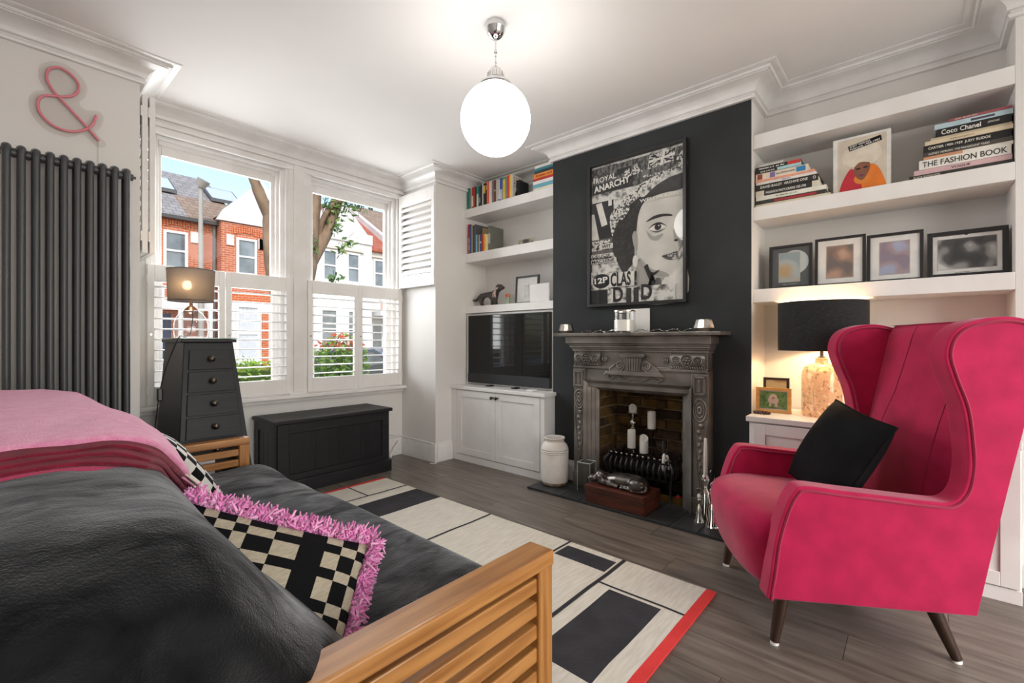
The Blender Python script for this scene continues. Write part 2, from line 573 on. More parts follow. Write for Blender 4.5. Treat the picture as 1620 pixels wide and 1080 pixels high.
for i in range(9):
    t = i / 8 * math.pi / 2
    prof.append((.030 + .085 * (1 - math.cos(t)), 2.703 + .060 * math.sin(t)))
prof += [(.115, 2.768), (.128, 2.768), (.134, 2.774), (.134, 2.780), (.150, 2.782), (.165, 2.783), (.172, 2.787), (.172, H)]
tr = struct(sweep(PATH, prof).build('trim_1', TRIM, smooth=40, normals=False))
tr['label'] = 'white moulded plaster cornice round the ceiling'
# skirting boards
sk = [(0, 0.0), (.022, 0.0), (.022, .135), (.017, .150), (.010, .160), (.010, .172), (0, .176)]
struct(sweep([(XL, YP), (XB0, YP), (XB0, YW), (XB1, YW), (XB1, YP), (3.0, YP)], sk).build('baseboard_front', TRIM, smooth=40, normals=False))
struct(sweep([(XC, 2.29), (XC, 2.05)], sk).build('baseboard_chimney', TRIM, normals=False))
struct(sweep([(XN, -.42), (XN, YB)], sk).build('baseboard_right', TRIM, normals=False))

# ---- sash windows
def sash_window(name, x0, x1, label):
    b = MB()
    za, zb = 0.70, 2.66
    # box frame, stepped towards the glass
    for k, (w, y0, y1) in enumerate(((.035, 3.965, 4.02), (.065, 4.0, 4.05), (.085, 4.04, 4.14))):
        b.box(x0, x0 + w, y0, y1, za, zb).box(x1 - w, x1, y0, y1, za, zb)
        b.box(x0 + w, x1 - w, y0, y1, zb - w * 1.25, zb).box(x0 + w, x1 - w, y0, y1, za, za + w * .8)
    w_ = struct(b.build(name, TRIM, bevel=.004))
    w_['label'] = label
    for nm, z0, z1, y0 in (('upper_sash', 1.60, 2.56, 4.075), ('lower_sash', 0.76, 1.645, 4.045)):
        s = MB(); xa, xb = x0 + .08, x1 - .08
        s.box(xa, xa + .03, y0, y0 + .03, z0, z1).box(xb - .03, xb, y0, y0 + .03, z0, z1)
        s.box(xa + .03, xb - .03, y0, y0 + .03, z1 - .07, z1).box(xa + .03, xb - .03, y0, y0 + .03, z0, z0 + .04)
        so = s.build(nm, TRIM, w_, bevel=.004)
        MB().box(xa + .028, xb - .028, y0 + .013, y0 + .017, z0 + .038, z1 - .068).build('pane', WINGLASS, so)
    lk = MB().box((x0 + x1) / 2 - .02, (x0 + x1) / 2 + .02, 4.03, 4.05, 1.645, 1.66)
    lk.build('sash_lock', CHROME, w_)
    return w_
sash_window('window_1', 0.70, 1.665, 'white sash window beyond the lamp, wooden frame with clear glass')
sash_window('window_2', 1.804, 2.765, 'white sash window beside the shelving alcove, wooden frame with clear glass')
b = MB().box(1.655, 1.814, 3.955, 4.15, 0.70, 2.66).box(1.690, 1.779, 3.945, 3.957, 0.72, 2.66)
struct(b.build('trim_2', TRIM, bevel=.004))['label'] = 'broad white mullion between the two sashes'
b = MB().box(0.60, 2.84, 3.905, 4.05, 0.672, 0.702).box(0.62, 2.80, 3.945, 3.985, 0.640, 0.672)
struct(b.build('trim_3', TRIM, bevel=.006))['label'] = 'white window board under the bay window'
b = MB().box(0.62, 2.79, 3.93, 3.985, 2.645, 2.672).box(0.62, 2.79, 3.95, 3.985, 2.60, 2.645)
struct(b.build('trim_4', TRIM, bevel=.004))['label'] = 'white window head moulding'

# ---- plantation shutters
def shutter(name, label, w, h, tilt, nl, rail_t=.115, rail_b=.12, group=None, hinge_side=1):
    """built in local coordinates: x 0..w, z 0..h, thickness about y=0; louvres turned by tilt"""
    e = thing(name, label, 'shutter', group=group)
    b = MB(); st = .040; t = .014
    b.box(0, st, -t, t, 0, h).box(w - st, w, -t, t, 0, h)
    b.box(st, w - st, -t, t, h - rail_t, h).box(st, w - st, -t, t, 0, rail_b)
    b.build('frame', WHITEW, e, bevel=.003, local=True)
    ph = (h - rail_t - rail_b) / nl
    lm = MB()
    prof_ = [(-.032, 0), (-.016, .0045), (0, .0055), (.016, .0045), (.032, 0), (.016, -.0045), (0, -.0055), (-.016, -.0045)]
    lm.prism(prof_, 0, st, w - st)
    first = None
    for i in range(nl):
        if first is None:
            o = lm.build('slat', WHITEW, e, smooth=50, local=True); first = o
        else:
            o = first.copy(); COL.objects.link(o); o.parent = e
        o.location = (0, 0, rail_b + ph * (i + .5)); o.rotation_euler = (tilt, 0, 0)
    hg = MB()
    for z in (.1, h - .1):
        hx = w if hinge_side > 0 else 0
        hg.cyl((hx, -t - .003, z - .03), (hx, -t - .003, z + .03), .005, n=8)
    hg.build('hinge', WHITEW, e, local=True)
    k = MB().cyl((st / 2, -t - .006, h * .5), (st / 2, -t, h * .5), .006, n=10)
    k.build('magnet_catch', CHROME, e, local=True)
    return e
SP = [(0.703, 1.173, 'white cafe-style shutter behind the grey-shaded table lamp'),
      (1.178, 1.662, 'white cafe-style shutter between the lamp and the window mullion'),
      (1.806, 2.278, 'white cafe-style shutter beside the mullion, above the long black chest'),
      (2.283, 2.763, 'white cafe-style shutter next to the bay corner by the shelves')]
for i, (a, c, lb) in enumerate(SP):
    e = shutter('window_shutter', lb, c - a, .965, math.radians(-4), 10, group='lower window shutters', hinge_side=1 if i % 2 else -1)
    e.location = (a, 3.945, .715)
e = shutter('window_shutter', 'white louvred shutter swung open flat against the bay side wall', .56, .93, math.radians(58), 11, group='upper window shutters')
e.location = (2.755, 3.95, 1.685); e.rotation_euler = (0, 0, math.radians(-90))
for i, (x, lb) in enumerate(((.612, 'folded white shutter leaf against the bay wall by the radiator'), (.648, 'folded white shutter leaf on the window side of the stacked pair'))):
    e = shutter('window_shutter', lb, .46, .95, math.radians(60), 11, group='upper window shutters')
    e.location = (x, 3.945, 1.685); e.rotation_euler = (0, 0, math.radians(-90))

# ---- slate hearth
SLATE = mat('black_slate', '#37383a', 0.5, col2='#242526', scale=6, detail=8, bump=0.25, bscale=18, rand=0.2)
hb = thing('hearth', 'low black slate tiled hearth in front of the fireplace', 'hearth', (2.95, 1.55, 0))
MB().box(2.775, XC + .02, .80, 2.28, 0, .010).build('bedding', mat('grey_grout', '#6c6a67', .9, col2='#4d4b49', scale=20), hb)
ys = [2.285, 2.13, 1.968, 1.803, 1.638, 1.472, 1.307, 1.141, .975, .80]
for i in range(9):
    for x0, x1 in ((2.77, 2.957), (2.961, XC + .02)):
        MB().box(x0, x1, ys[i + 1] + .002, ys[i] - .002, .002, .020 + random.uniform(-.001, .0015)).build('tile', SLATE, hb, bevel=.003)
for i in range(4):
    MB().box(XC + .024, FX, OY0 + i * .165 + .002, OY0 + (i + 1) * .165 - .002, .002, .020).build('tile', SLATE, hb, bevel=.003)
# ================================================================ FIREPLACE
fp = thing('fireplace_surround', 'burnished cast-iron fireplace surround with rosettes, scrolls and mantel shelf', 'fireplace', (3.05, 1.52, 0))
FY = 1.52
# inner splayed frame round the opening
b = MB()
def splay(y_out, y_in, x_out, x_in, z_out, z_in, steps):
    for k in range(steps):
        t0, t1 = k / steps, (k + 1) / steps
        def P(t):
            return (x_out + (x_in - x_out) * t, FY - (y_out + (y_in - y_out) * t), FY + (y_out + (y_in - y_out) * t), z_out + (z_in - z_out) * t)
        xa, a0, a1, za = P(t0); xb, b0, b1, zb = P(t1)
        d = .006
        for s0, s1 in ((a0, b0), (a1, b1)):
            quad(b, (xa, s0, .02), (xa, s0, za), (xb - d, s1, zb), (xb - d, s1, .02))
            quad(b, (xb - d, s1, .02), (xb - d, s1, zb), (xb, s1, zb), (xb, s1, .02))
        quad(b, (xa, a0, za), (xa, a1, za), (xb - d, b1, zb), (xb - d, b0, zb))
        quad(b, (xb - d, b0, zb), (xb - d, b1, zb), (xb, b1, zb), (xb, b0, zb))
splay(.415, .325, 3.030, 3.125, .855, .775, 4)
b.build('inner_frame', IRON, fp)
# pilasters with recessed panels
def pilaster(yc):
    b = MB()
    b.box(3.052, XC, yc - .052, yc + .052, .02, .955)
    b.box(3.040, 3.055, yc - .055, yc + .055, .02, .13)
    b.box(3.044, 3.055, yc - .055, yc + .055, .79, .935)
    # key panel
    for y0, y1, z0, z1 in ((-.04, -.028, .80, .92), (.028, .04, .80, .92), (-.04, .04, .908, .92), (-.04, .04, .80, .812), (-.008, .008, .82, .90)):
        b.box(3.034, 3.046, yc + y0, yc + y1, z0, z1)
    o = b.build('pilaster', IRON, fp, bevel=.003)
    d = MB()
    # ringed oval boss
    for rr, tr_ in ((.042, .006), (.028, .005), (.012, .008)):
        d.tube([(3.048, yc + rr * math.cos(a), .70 + 1.75 * rr * math.sin(a)) for a in [2 * math.pi * k / 24 for k in range(24)]], tr_, 8, closed=True)
    # tapering leaf stem with a border rib
    for s in (-1, 1):
        d.tube(spline([(3.05, yc + s * .045, .64), (3.048, yc + s * .036, .5), (3.048, yc + s * .018, .32), (3.048, yc + s * .004, .20)], 6), .005, 6)
    for k in range(9):
        z = .60 - k * .043; w = .026 * (1 - k / 11)
        d.ball((3.05, yc + (.3 if k % 2 else -.3) * w, z), .016, 8, 6, (.6, w / .016 * .7, 1.1))
    # volute foot
    d.tube([(3.048, yc + (.005 + .026 * t) * math.cos(9 * t), .175 - (.005 + .026 * t) * math.sin(9 * t)) for t in [k / 30 for k in range(31)]], .005, 6)
    d.build('pilaster_ornament', IRON, o, smooth=60)
pilaster(FY + .463); pilaster(FY - .463)
# lintel plate, frieze and stepped mouldings
b = MB()
b.box(3.056, XC, FY - .51, FY + .51, .80, 1.10)
b.box(3.040, XC, FY - .512, FY + .512, .945, .962)
b.box(3.048, XC, FY - .515, FY + .515, .962, .970)
b.build('lintel', IRON, fp, bevel=.003)
b = MB()
for z0, z1, x in ((1.075, 1.092, 3.040), (1.092, 1.104, 3.030), (1.104, 1.122, 3.018), (1.122, 1.134, 3.006), (1.134, 1.190, 2.990)):
    e_ = (3.056 - x) * .6
    b.box(x, XC, FY - .512 - e_, FY + .512 + e_, z0, z1)
b.build('cornice_moulding', IRON, fp, bevel=.004)
b = MB()
b.box(2.925, XC - .001, .893, 2.145, 1.190, 1.213)
b.build('mantel_shelf', IRON, fp, bevel=.003)
b = MB()
for k in range(96):
    y = .90 + k * .0130
    b.box(2.9215, 2.926, y, y + .0075, 1.196, 1.207)
b.build('beading', IRON, fp)
def rosette_block(yc):
    b = MB()
    w = .115
    b.grid(lambda u, v: (3.050 - .022 * math.sin(math.pi * v) ** .7, yc - w + 2 * w * u, .968 + .102 * v), 20, 10)
    b.box(3.036, 3.06, yc - w, yc - w + .008, .966, 1.072).box(3.036, 3.06, yc + w - .008, yc + w, .966, 1.072)
    o = b.build('rosette_block', IRON, fp, smooth=50)
    d = MB()
    for dy, r in ((0, .038), (-.072, .026), (.072, .026)):
        cy, cz, cx = yc + dy, 1.022, 3.026
        d.tube([(cx, cy + r * math.cos(a), cz + r * math.sin(a)) for a in [2 * math.pi * k / 20 for k in range(20)]], .005, 6, closed=True)
        for k in range(6):
            a = 2 * math.pi * k / 6
            d.ball((cx, cy + .55 * r * math.cos(a), cz + .55 * r * math.sin(a)), r * .22, 8, 6)
        d.ball((cx, cy, cz), r * .26, 8, 6)
    for k in range(14):
        d.cyl((3.034, yc - .10 + k * .0153, .972), (3.032, yc - .094 + k * .0153, .984), .004, n=6)
    d.build('rosette', IRON, o, smooth=60)
rosette_block(FY + .385); rosette_block(FY - .385)
# centre plaque: pedestal with flutes, pediment and two scrolls
b = MB()
b.prism([(FY - .235, .905), (FY + .235, .905), (FY + .205, .935), (FY - .205, .935)], 0, 3.022, 3.06)
b.prism([(FY - .205, .935), (FY + .205, .935), (FY + .09, 1.012), (FY - .09, 1.012)], 0, 3.036, 3.06)
b.prism([(FY - .055, .935), (FY + .055, .935), (FY + .068, 1.035), (FY - .068, 1.035)], 0, 3.022, 3.06)
b.prism([(FY - .085, 1.035), (FY + .085, 1.035), (FY + .098, 1.052), (FY + .085, 1.062), (FY - .085, 1.062), (FY - .098, 1.052)], 0, 3.012, 3.06)
pq = b.build('pediment_plaque', IRON, fp, bevel=.003)
d = MB()
for k in range(5):
    d.cyl((3.020, FY - .036 + k * .018, .942), (3.020, FY - .040 + k * .020, 1.026), .0055, n=8)
for s in (-1, 1):
    d.tube([(3.034, FY + s * .105 + (.006 + .030 * t) * math.cos(11 * t) * s, .972 + (.006 + .030 * t) * math.sin(11 * t)) for t in [k / 40 for k in range(41)]], .006, 6)
    d.tube(spline([(3.036, FY + s * .09, 1.012), (3.034, FY + s * .14, .985), (3.034, FY + s * .19, .945)], 6), .006, 6)
    d.tube([(3.040, FY + s * .235 + .017 * math.cos(a), 1.022 + .017 * math.sin(a)) for a in [2 * math.pi * k / 16 for k in range(16)]], .005, 6, closed=True)
    d.ball((3.042, FY + s * .235, 1.022), .009, 8, 6)
    d.tube(spline([(3.05, FY + s * .20, .905), (3.05, FY + s * .21, .885), (3.05, FY + s * .185, .872), (3.05, FY + s * .165, .882), (3.05, FY + s * .13, .895), (3.05, FY + s * .08, .875), (3.05, FY + s * .045, .868), (3.05, FY + s * .02, .88), (3.05, FY, .872)], 5), .0055, 6)
d.build('scroll_ornament', IRON, pq, smooth=60)
# hood strip of tarnished brass behind the opening
MB().box(3.135, 3.145, OY0, OY1, .02, .07).build('ash_lip', mat('tarnished_brass', '#7a5a26', .45, .6, col2='#3d2c14', scale=14), fp)

# ---- fire basket
fg = thing('fire_basket', 'black iron fire basket with curved bars holding candles', 'fire basket', (3.22, 1.51, .02))
BX0, BX1, BY0, BY1 = 3.125, 3.355, 1.285, 1.755
def bar_pts(x, y, dx, dy):
    """one S-curved bar bulging outwards from the bottom rail to the top rail"""
    return spline([(x - dx * .0, y - dy * .0, .165), (x + dx * .030, y + dy * .030, .20), (x + dx * .036, y + dy * .036, .245), (x + dx * .012, y + dy * .012, .285), (x + dx * .020, y + dy * .020, .312)], 4)
for i in range(11):
    y = BY0 + (BY1 - BY0) * (i + .5) / 11
    MB().tube(bar_pts(BX0, y, -1, 0), .0085, 8).build('bar', IRON2, fg, smooth=60)
    MB().ball((BX0 - .02, y, .318), .009, 8, 6).build('finial', SILVER, fg, smooth=60)
for i in range(6):
    x = BX0 + (BX1 - BX0) * (i + .5) / 6
    for yy, s in ((BY0, -1), (BY1, 1)):
        MB().tube(bar_pts(x, yy, 0, s), .0075, 8).build('bar', IRON2, fg, smooth=60)
b = MB()
for z, r in ((.165, .009), (.285, .006)):
    b.tube([(BX0, BY0, z), (BX1, BY0, z), (BX1, BY1, z), (BX0, BY1, z)], r, 6, closed=True)
b.build('rail', IRON2, fg)
for i in range(8):
    y = BY0 + (BY1 - BY0) * (i + .5) / 8
    MB().box(BX0, BX1, y - .008, y + .008, .162, .172).build('grate_bar', IRON2, fg)
MB().box(BX0, BX1, BY0, BY1, .205, .222).build('ash_tray', IRON2, fg)
for x, y in ((BX0, BY0), (BX0, BY1), (BX1, BY0), (BX1, BY1)):
    s = -1 if x == BX0 else 1; t = -1 if y == BY0 else 1
    b = MB().tube(spline([(x, y, .30), (x + s * .03, y + t * .03, .25), (x + s * .012, y + t * .012, .18), (x + s * .005, y + t * .005, .09), (x + s * .02, y + t * .012, .033)], 5), [.012] * 10 + [.010] * 11, 8)
    b.ball((x, y, .312), .015, 10, 8)
    b.build('leg', IRON2, fg, smooth=60)

def pillar_candle(label, c, r, h, sunken=True, plate=None, drip=False):
    e = thing('pillar_candle', label, 'candle', c, group='pillar candles in the fireplace')
    prof_ = [(r * .97, 0), (r, .004), (r, h * .9), (r * .96, h)]
    if sunken: prof_ += [(r * .84, h), (r * .80, h - .012), (.0005, h - .014)]
    b = MB().lathe(prof_, n=20)
    if drip:
        for v_ in range(len(b.v)):
            x, y, z = b.v[v_]
            if z > h * .6: b.v[v_] = (x, y, z + .022 * math.sin(math.atan2(y, x) + 1.0))
    b.build('wax', WAX, e, smooth=50, local=True)
    MB().cyl((0, 0, h - .016), (.001, 0, h - .002), .0012, n=6).build('wick', INKB, e, local=True)
    return e
pillar_candle('tall white pillar candle standing at the front of the fire basket', (3.24, 1.635, .338), .031, .138)
MB_ = MB().lathe([(.022, 0), (.036, .004), (.036, .008), (.0, .008)], n=20)
def holder(label, c, prof_, m, name='candle_holder', n=24, flute=0, nf=8):
    o = MB().lathe(prof_, n=n, flute=flute, nf=nf).build(name, m, smooth=45)
    o.location = c
    return tag(o, label, 'candle holder')
holder('low black iron candle spike plate under the tall pillar candle', (3.24, 1.635, .222), [(.03, 0), (.012, .01), (.006, .03), (.006, .10), (.034, .108), (.036, .112), (.034, .116), (.0005, .116)], IRON2)
pillar_candle('white pillar candle melted down on one side in the basket', (3.235, 1.532, .316), .032, .112, drip=True)
holder('low black iron candle plate under the melted candle', (3.235, 1.532, .222), [(.03, 0), (.012, .01), (.006, .03), (.006, .08), (.034, .086), (.036, .090), (.034, .094), (.0005, .094)], IRON2)
pillar_candle('white pillar candle raised on a black iron stem plate', (3.31, 1.505, .490), .031, .130)
holder('tall black iron stem plate at the back of the fire basket', (3.31, 1.505, .222), [(.032, 0), (.014, .01), (.005, .03), (.005, .255), (.02, .258), (.046, .262), (.046, .268), (.0005, .268)], IRON2)
holder('tall silver turned candlestick with a ribbed stem in the fireplace', (3.30, 1.655, .222), [(.045, 0), (.045, .01), (.02, .02), (.014, .05), (.026, .07), (.016, .09), (.014, .18), (.030, .20), (.030, .215), (.018, .225), (.032, .245), (.032, .26), (.018, .27), (.030, .29), (.030, .305), (.018, .32), (.024, .345), (.052, .372), (.052, .377), (.0005, .374)], SILVER)
e = pillar_candle('short burnt-down white candle on the silver candlestick', (3.30, 1.655, .599), .030, .040, drip=True)
o = MB().lathe([(.034, 0), (.040, .004), (.050, .095), (.047, .095), (.038, .008), (.0005, .006)], n=24, flute=.012, nf=12).build('glass_votive', GLASS, smooth=40)
o.location = (3.27, 1.40, .315); tag(o, 'empty clear fluted glass candle holder in the fire basket', 'candle holder')
holder('low black iron plate under the clear glass candle holder', (3.27, 1.40, .222), [(.03, 0), (.012, .01), (.006, .03), (.006, .08), (.040, .086), (.042, .090), (.0005, .092)], IRON2)
o = MB()
for k in range(14):
    a = random.uniform(0, 6.28); rr = random.uniform(0, .022)
    o.ball((rr * math.cos(a), rr * math.sin(a) * 1.5, random.uniform(.010, .030)), random.uniform(.010, .018), 8, 6, (1, 1, .8))
o = o.build('wax_drip', WAX, smooth=60)
o.location = (3.175, 1.345, .222); o.scale = (1, 1, 3.2); tag(o, 'lumpy white wax drips at the corner of the basket', 'wax')
# red glass baubles on the hearth floor
for (x, y, lb) in ((3.20, 1.80, 'small dark red bauble at the far end of the basket'), (3.17, 1.245, 'small dark red bauble beside the basket leg')):
    e = thing('red_bauble', lb, 'bauble', (x, y, .0205))
    MB().ball((0, 0, .028), .028, 14, 10).build('globe', mat('red_glass', '#a8142a', .2, coat=.5), e, smooth=60, local=True)
    MB().cyl((0, 0, .054), (0, 0, .064), .007, n=8).build('cap', SILVER, e, local=True)

# ---- wooden box and sleeping dog
MAHOG = mat('red_mahogany', '#5b2c1d', .4, col2='#3a1a11', scale=3, stretch=(10, 1.2, 10), detail=7, bump=.03, coat=.2)
bx = thing('wooden_box', 'reddish mahogany lidded box on the slate hearth', 'box', (2.90, 1.54, .021))
MB().box(2.772, 3.030, 1.316, 1.758, .0215, .098).build('body', MAHOG, bx, bevel=.004)
MB().box(2.770, 3.032, 1.314, 1.760, .1005, .142).build('lid', MAHOG, bx, bevel=.004)
MB().box(2.776, 3.028, 1.320, 1.756, .0975, .101).build('joint', INKB, bx)
MB().cyl((2.768, 1.54, .092), (2.774, 1.54, .092), .009, n=12).build('escutcheon', BRASSK, bx)
dg = MB()
DZ = .142
# one closed body: chest to rump along y, curled slightly, with head, muzzle, ears, folded legs and tail
sec = [(1.712, 2.900, .030, .028, .034), (1.690, 2.902, .034, .040, .045), (1.655, 2.905, .040, .048, .060), (1.610, 2.905, .048, .058, .078), (1.56, 2.90, .054, .062, .090),
       (1.50, 2.90, .056, .062, .094), (1.44, 2.90, .060, .066, .096), (1.395, 2.90, .058, .064, .088), (1.36, 2.90, .044, .050, .066), (1.343, 2.90, .018, .022, .030)]
n = 18
for (y, x, rx, ry_, top) in sec:
    for j in range(n):
        a = 2 * math.pi * j / n
        cz = top / 2; rz = top / 2
        dg.v.append((x + (rx + .012) * math.cos(a), y, DZ + cz + rz * math.sin(a) + .001))
for i in range(len(sec) - 1):
    for j in range(n):
        dg.f.append([i * n + j, i * n + (j + 1) % n, (i + 1) * n + (j + 1) % n, (i + 1) * n + j]); dg.mi.append(0)
dg.f.append(list(range(n))); dg.mi.append(0)
dg.f.append([(len(sec) - 1) * n + j for j in range(n)][::-1]); dg.mi.append(0)
def blob(cx, cy, cz, r, sc): dg.ball((cx, cy, DZ + cz), r, 14, 10, sc)
blob(2.875, 1.690, .050, .042, (1, 1.05, 1.05))          # skull
blob(2.850, 1.735, .032, .028, (1, 1.25, .95))           # muzzle
blob(2.838, 1.762, .028, .012, (1, 1, .9))               # nose
blob(2.838, 1.672, .040, .024, (.5, 1, 1.2))             # near ear
blob(2.915, 1.665, .062, .022, (1, .8, .6))              # far ear
blob(2.850, 1.640, .026, .030, (1, 1.8, .8))             # shoulder
blob(2.838, 1.600, .016, .020, (.9, 2.6, .8))            # foreleg
blob(2.842, 1.400, .046, .046, (.9, 1.25, 1.0))          # haunch
blob(2.832, 1.455, .014, .018, (.9, 2.8, .75))           # hind leg
blob(2.835, 1.500, .012, .016, (1, 1.5, .75))            # hind paw
blob(2.838, 1.555, .012, .016, (1, 1.4, .75))            # fore paw
dg.tube(spline([(2.885, 1.352, DZ + .03), (2.85, 1.345, DZ + .016), (2.82, 1.375, DZ + .011), (2.812, 1.43, DZ + .010)], 6), [.014 - .0005 * k for k in range(19)], 8)
o = dg.build('dog_sculpture', mat('dark_bronze', '#7d7772', .28, .85, col2='#4a4642', scale=18, bump=.05, bscale=60), smooth=180)
md = o.modifiers.new('remesh', 'REMESH'); md.mode = 'VOXEL'; md.voxel_size = .0045; md.use_smooth_shade = True
sm = o.modifiers.new('smooth', 'SMOOTH'); sm.factor = .5; sm.iterations = 5
tag(o, 'dark bronze sculpture of a sleeping dog on the mahogany box', 'sculpture')

# glass vase, stoneware crock, candlesticks on the hearth
b = MB()
for r, z0, z1 in ((.052, .0, .215),):
    b.box(-r, r, -r, r, 0, .012)
    b.box(-r, -r + .004, -r, r, .012, z1).box(r - .004, r, -r, r, .012, z1).box(-r + .004, r - .004, -r, -r + .004, .012, z1).box(-r + .004, r - .004, r - .004, r, .012, z1)
o = b.build('glass_vase', glass_mat('thick_glass', '#fbfdfc', .14)); o.location = (3.0, 1.885, .0213); o.rotation_euler = (0, 0, math.radians(6))
tag(o, 'square clear glass vase standing on the hearth', 'vase')
rm = MB()
r = .052
for k, (a, c) in enumerate((((-r, -r), (r, -r)), ((r, -r), (r, r)), ((r, r), (-r, r)), ((-r, r), (-r, -r)))):
    rm.cyl((a[0], a[1], .215), (c[0], c[1], .215), .0025, n=6)
    rm.cyl((a[0], a[1], .0), (a[0], a[1], .215), .0018, n=6)
ro = rm.build('rim', mat('bright_glass_edge', '#c9d3cf', .1), o, local=True)
CROCK = mat('worn_stoneware', '#e6e1d9', .5, col2='#cfc3b6', scale=6, detail=8, bump=.2, bscale=20, lo=.42, hi=.7)
cr = thing('stoneware_crock', 'tall worn cream stoneware crock beside the white cabinet', 'crock', (2.965, 2.160, .0215))
MB().lathe([(.088, 0), (.098, .004), (.106, .02), (.110, .05), (.110, .24), (.108, .246), (.112, .252), (.108, .258), (.112, .266), (.107, .272), (.110, .28), (.098, .312), (.082, .330), (.075, .338), (.076, .356), (.083, .364), (.080, .370), (.071, .368), (.068, .34), (.085, .30), (.095, .05), (.0005, .03)], n=36).build('body', CROCK, cr, smooth=40, local=True)
MB().lathe([(.0885, -.0005), (.099, .004), (.1075, .02), (.1085, .028)], n=36, caps=False).build('foot_ring', mat('bare_clay', '#6d5138', .8, col2='#b7a48d', scale=20), cr, smooth=40, local=True)
STRIPE = mat('striped_silver', '#d9d6d0', .12, 1.0)
def candlestick(label, c, s, cand, ch, tilt=0):
    e = thing('candlestick', label, 'candlestick', c, group='ribbed silver candlesticks')
    MB().lathe([(.046 * s, 0), (.044 * s, .01 * s), (.032 * s, .05 * s), (.024 * s, .12 * s), (.020 * s, .17 * s), (.009 * s, .20 * s), (.009 * s, .22 * s), (.022 * s, .245 * s), (.022 * s, .262 * s), (.010 * s, .285 * s), (.0005, .285 * s)], n=48, flute=.09, nf=12).build('body', STRIPE, e, smooth=40, local=True)
    b = MB()
    for k in range(12):
        a = 2 * math.pi * (k + .5) / 12
        b.tube([(rr * s * math.cos(a), rr * s * math.sin(a), z * s) for rr, z in ((.0415, .012), (.0295, .05), (.0218, .12), (.0178, .17))], [.0045 * s, .0035 * s, .0025 * s, .002 * s], 6)
    b.build('dark_stripe', INKB, e, smooth=60, local=True)['label'] = 'black stripes between the flutes'
    z0 = .278 * s
    if cand == 'white':
        MB().lathe([(.0115, 0), (.0125, .002), (.0105, ch * .6), (.008, ch), (.0005, ch + .004)], (0, 0, z0), n=14).build('taper_candle', WAX, e, smooth=50, local=True)
    else:
        MB().lathe([(.011, 0), (.011, ch * .7), (.004, ch), (.0005, ch + .003)], (0, 0, z0), n=14).build('taper_candle', INKB, e, smooth=50, local=True)
        b = MB().tube([(.0112 * math.cos(9 * t), .0112 * math.sin(9 * t), z0 + ch * .75 * t) for t in [k / 30 for k in range(31)]], .0028, 6)
        b.build('spiral_stripe', WAX, e, smooth=60, local=True)
    return e
candlestick('taller ribbed silver candlestick holding a white taper candle', (3.0, 1.005, .0215), 1.0, 'white', .235)
candlestick('shorter ribbed silver candlestick with a black and white spiral candle', (2.905, .932, .0215), .82, 'spiral', .155)
candlestick('small ribbed silver candlestick tucked behind the two taller ones', (2.93, 1.02, .0215), .55, 'white', .02)

# ---- on the mantel
def votive(label, c, s):
    e = thing('mercury_votive', label, 'candle holder', c, group='faceted silver votives')
    MB().lathe([(.046 * s, 0), (.066 * s, .022 * s), (.050 * s, .072 * s), (.048 * s, .076 * s), (.045 * s, .074 * s), (.058 * s, .024 * s), (.0005, .012 * s)], n=11).build('body', SILVER, e, local=True)
    MB().lathe([(.03 * s, .013 * s), (.03 * s, .035 * s), (.0005, .035 * s)], n=14).build('tea_light', WAX, e, local=True)
votive('smaller faceted mercury-glass votive at the end of the mantel by the television', (3.02, 2.085, 1.2135), .95)
votive('larger faceted mercury-glass votive at the end of the mantel by the lamp alcove', (3.02, 1.02, 1.2135), 1.02)
e = thing('jar_candle', 'large white candle in a clear glass jar on the mantel', 'candle', (3.02, 1.580, 1.2135))
MB().lathe([(.072, 0), (.078, .004), (.078, .158), (.0745, .158), (.0745, .012), (.0005, .010)], n=32).build('glass_jar', GLASS, e, smooth=40, local=True)
MB().lathe([(.0725, .0125), (.0725, .092), (.0005, .092)], n=32).build('wax', WAX, e, smooth=40, local=True)
for dx, dy in ((-.02, .02), (.025, .0), (-.01, -.025)):
    MB().cyl((dx, dy, .092), (dx, dy, .112), .0015, n=6).build('wick', INKB, e, local=True)
MB().lathe([(.079, .150), (.0795, .155), (.079, .160)], n=32, caps=False).build('rim', SILVER, e, smooth=40, local=True)
o = MB().box(3.128, 3.140, 1.440, 1.590, 1.2132, 1.390).build('canvas_card', WHITEW, bevel=.002); tag(o, 'plain white card propped behind the jar candle', 'card')
o = MB().tube([(3.112 + .007 * math.sin(k * 1.1), 2.02 - k * .0205, 1.2172 + .020 * abs(math.sin(k * .55))) for k in range(50)], .0016, 5).build('fairy_light_wire', SILVER, smooth=60)
tag(o, 'thin silver fairy-light wire trailing along the mantel', 'string lights')
b = MB()
for k in range(24):
    b.ball((3.112 + .007 * math.sin(k * 2.3), 2.0 - k * .043, 1.220 + .018 * abs(math.sin(k * 1.15))), .0042, 8, 6)
b.build('bulb', SILVER, o, smooth=60)
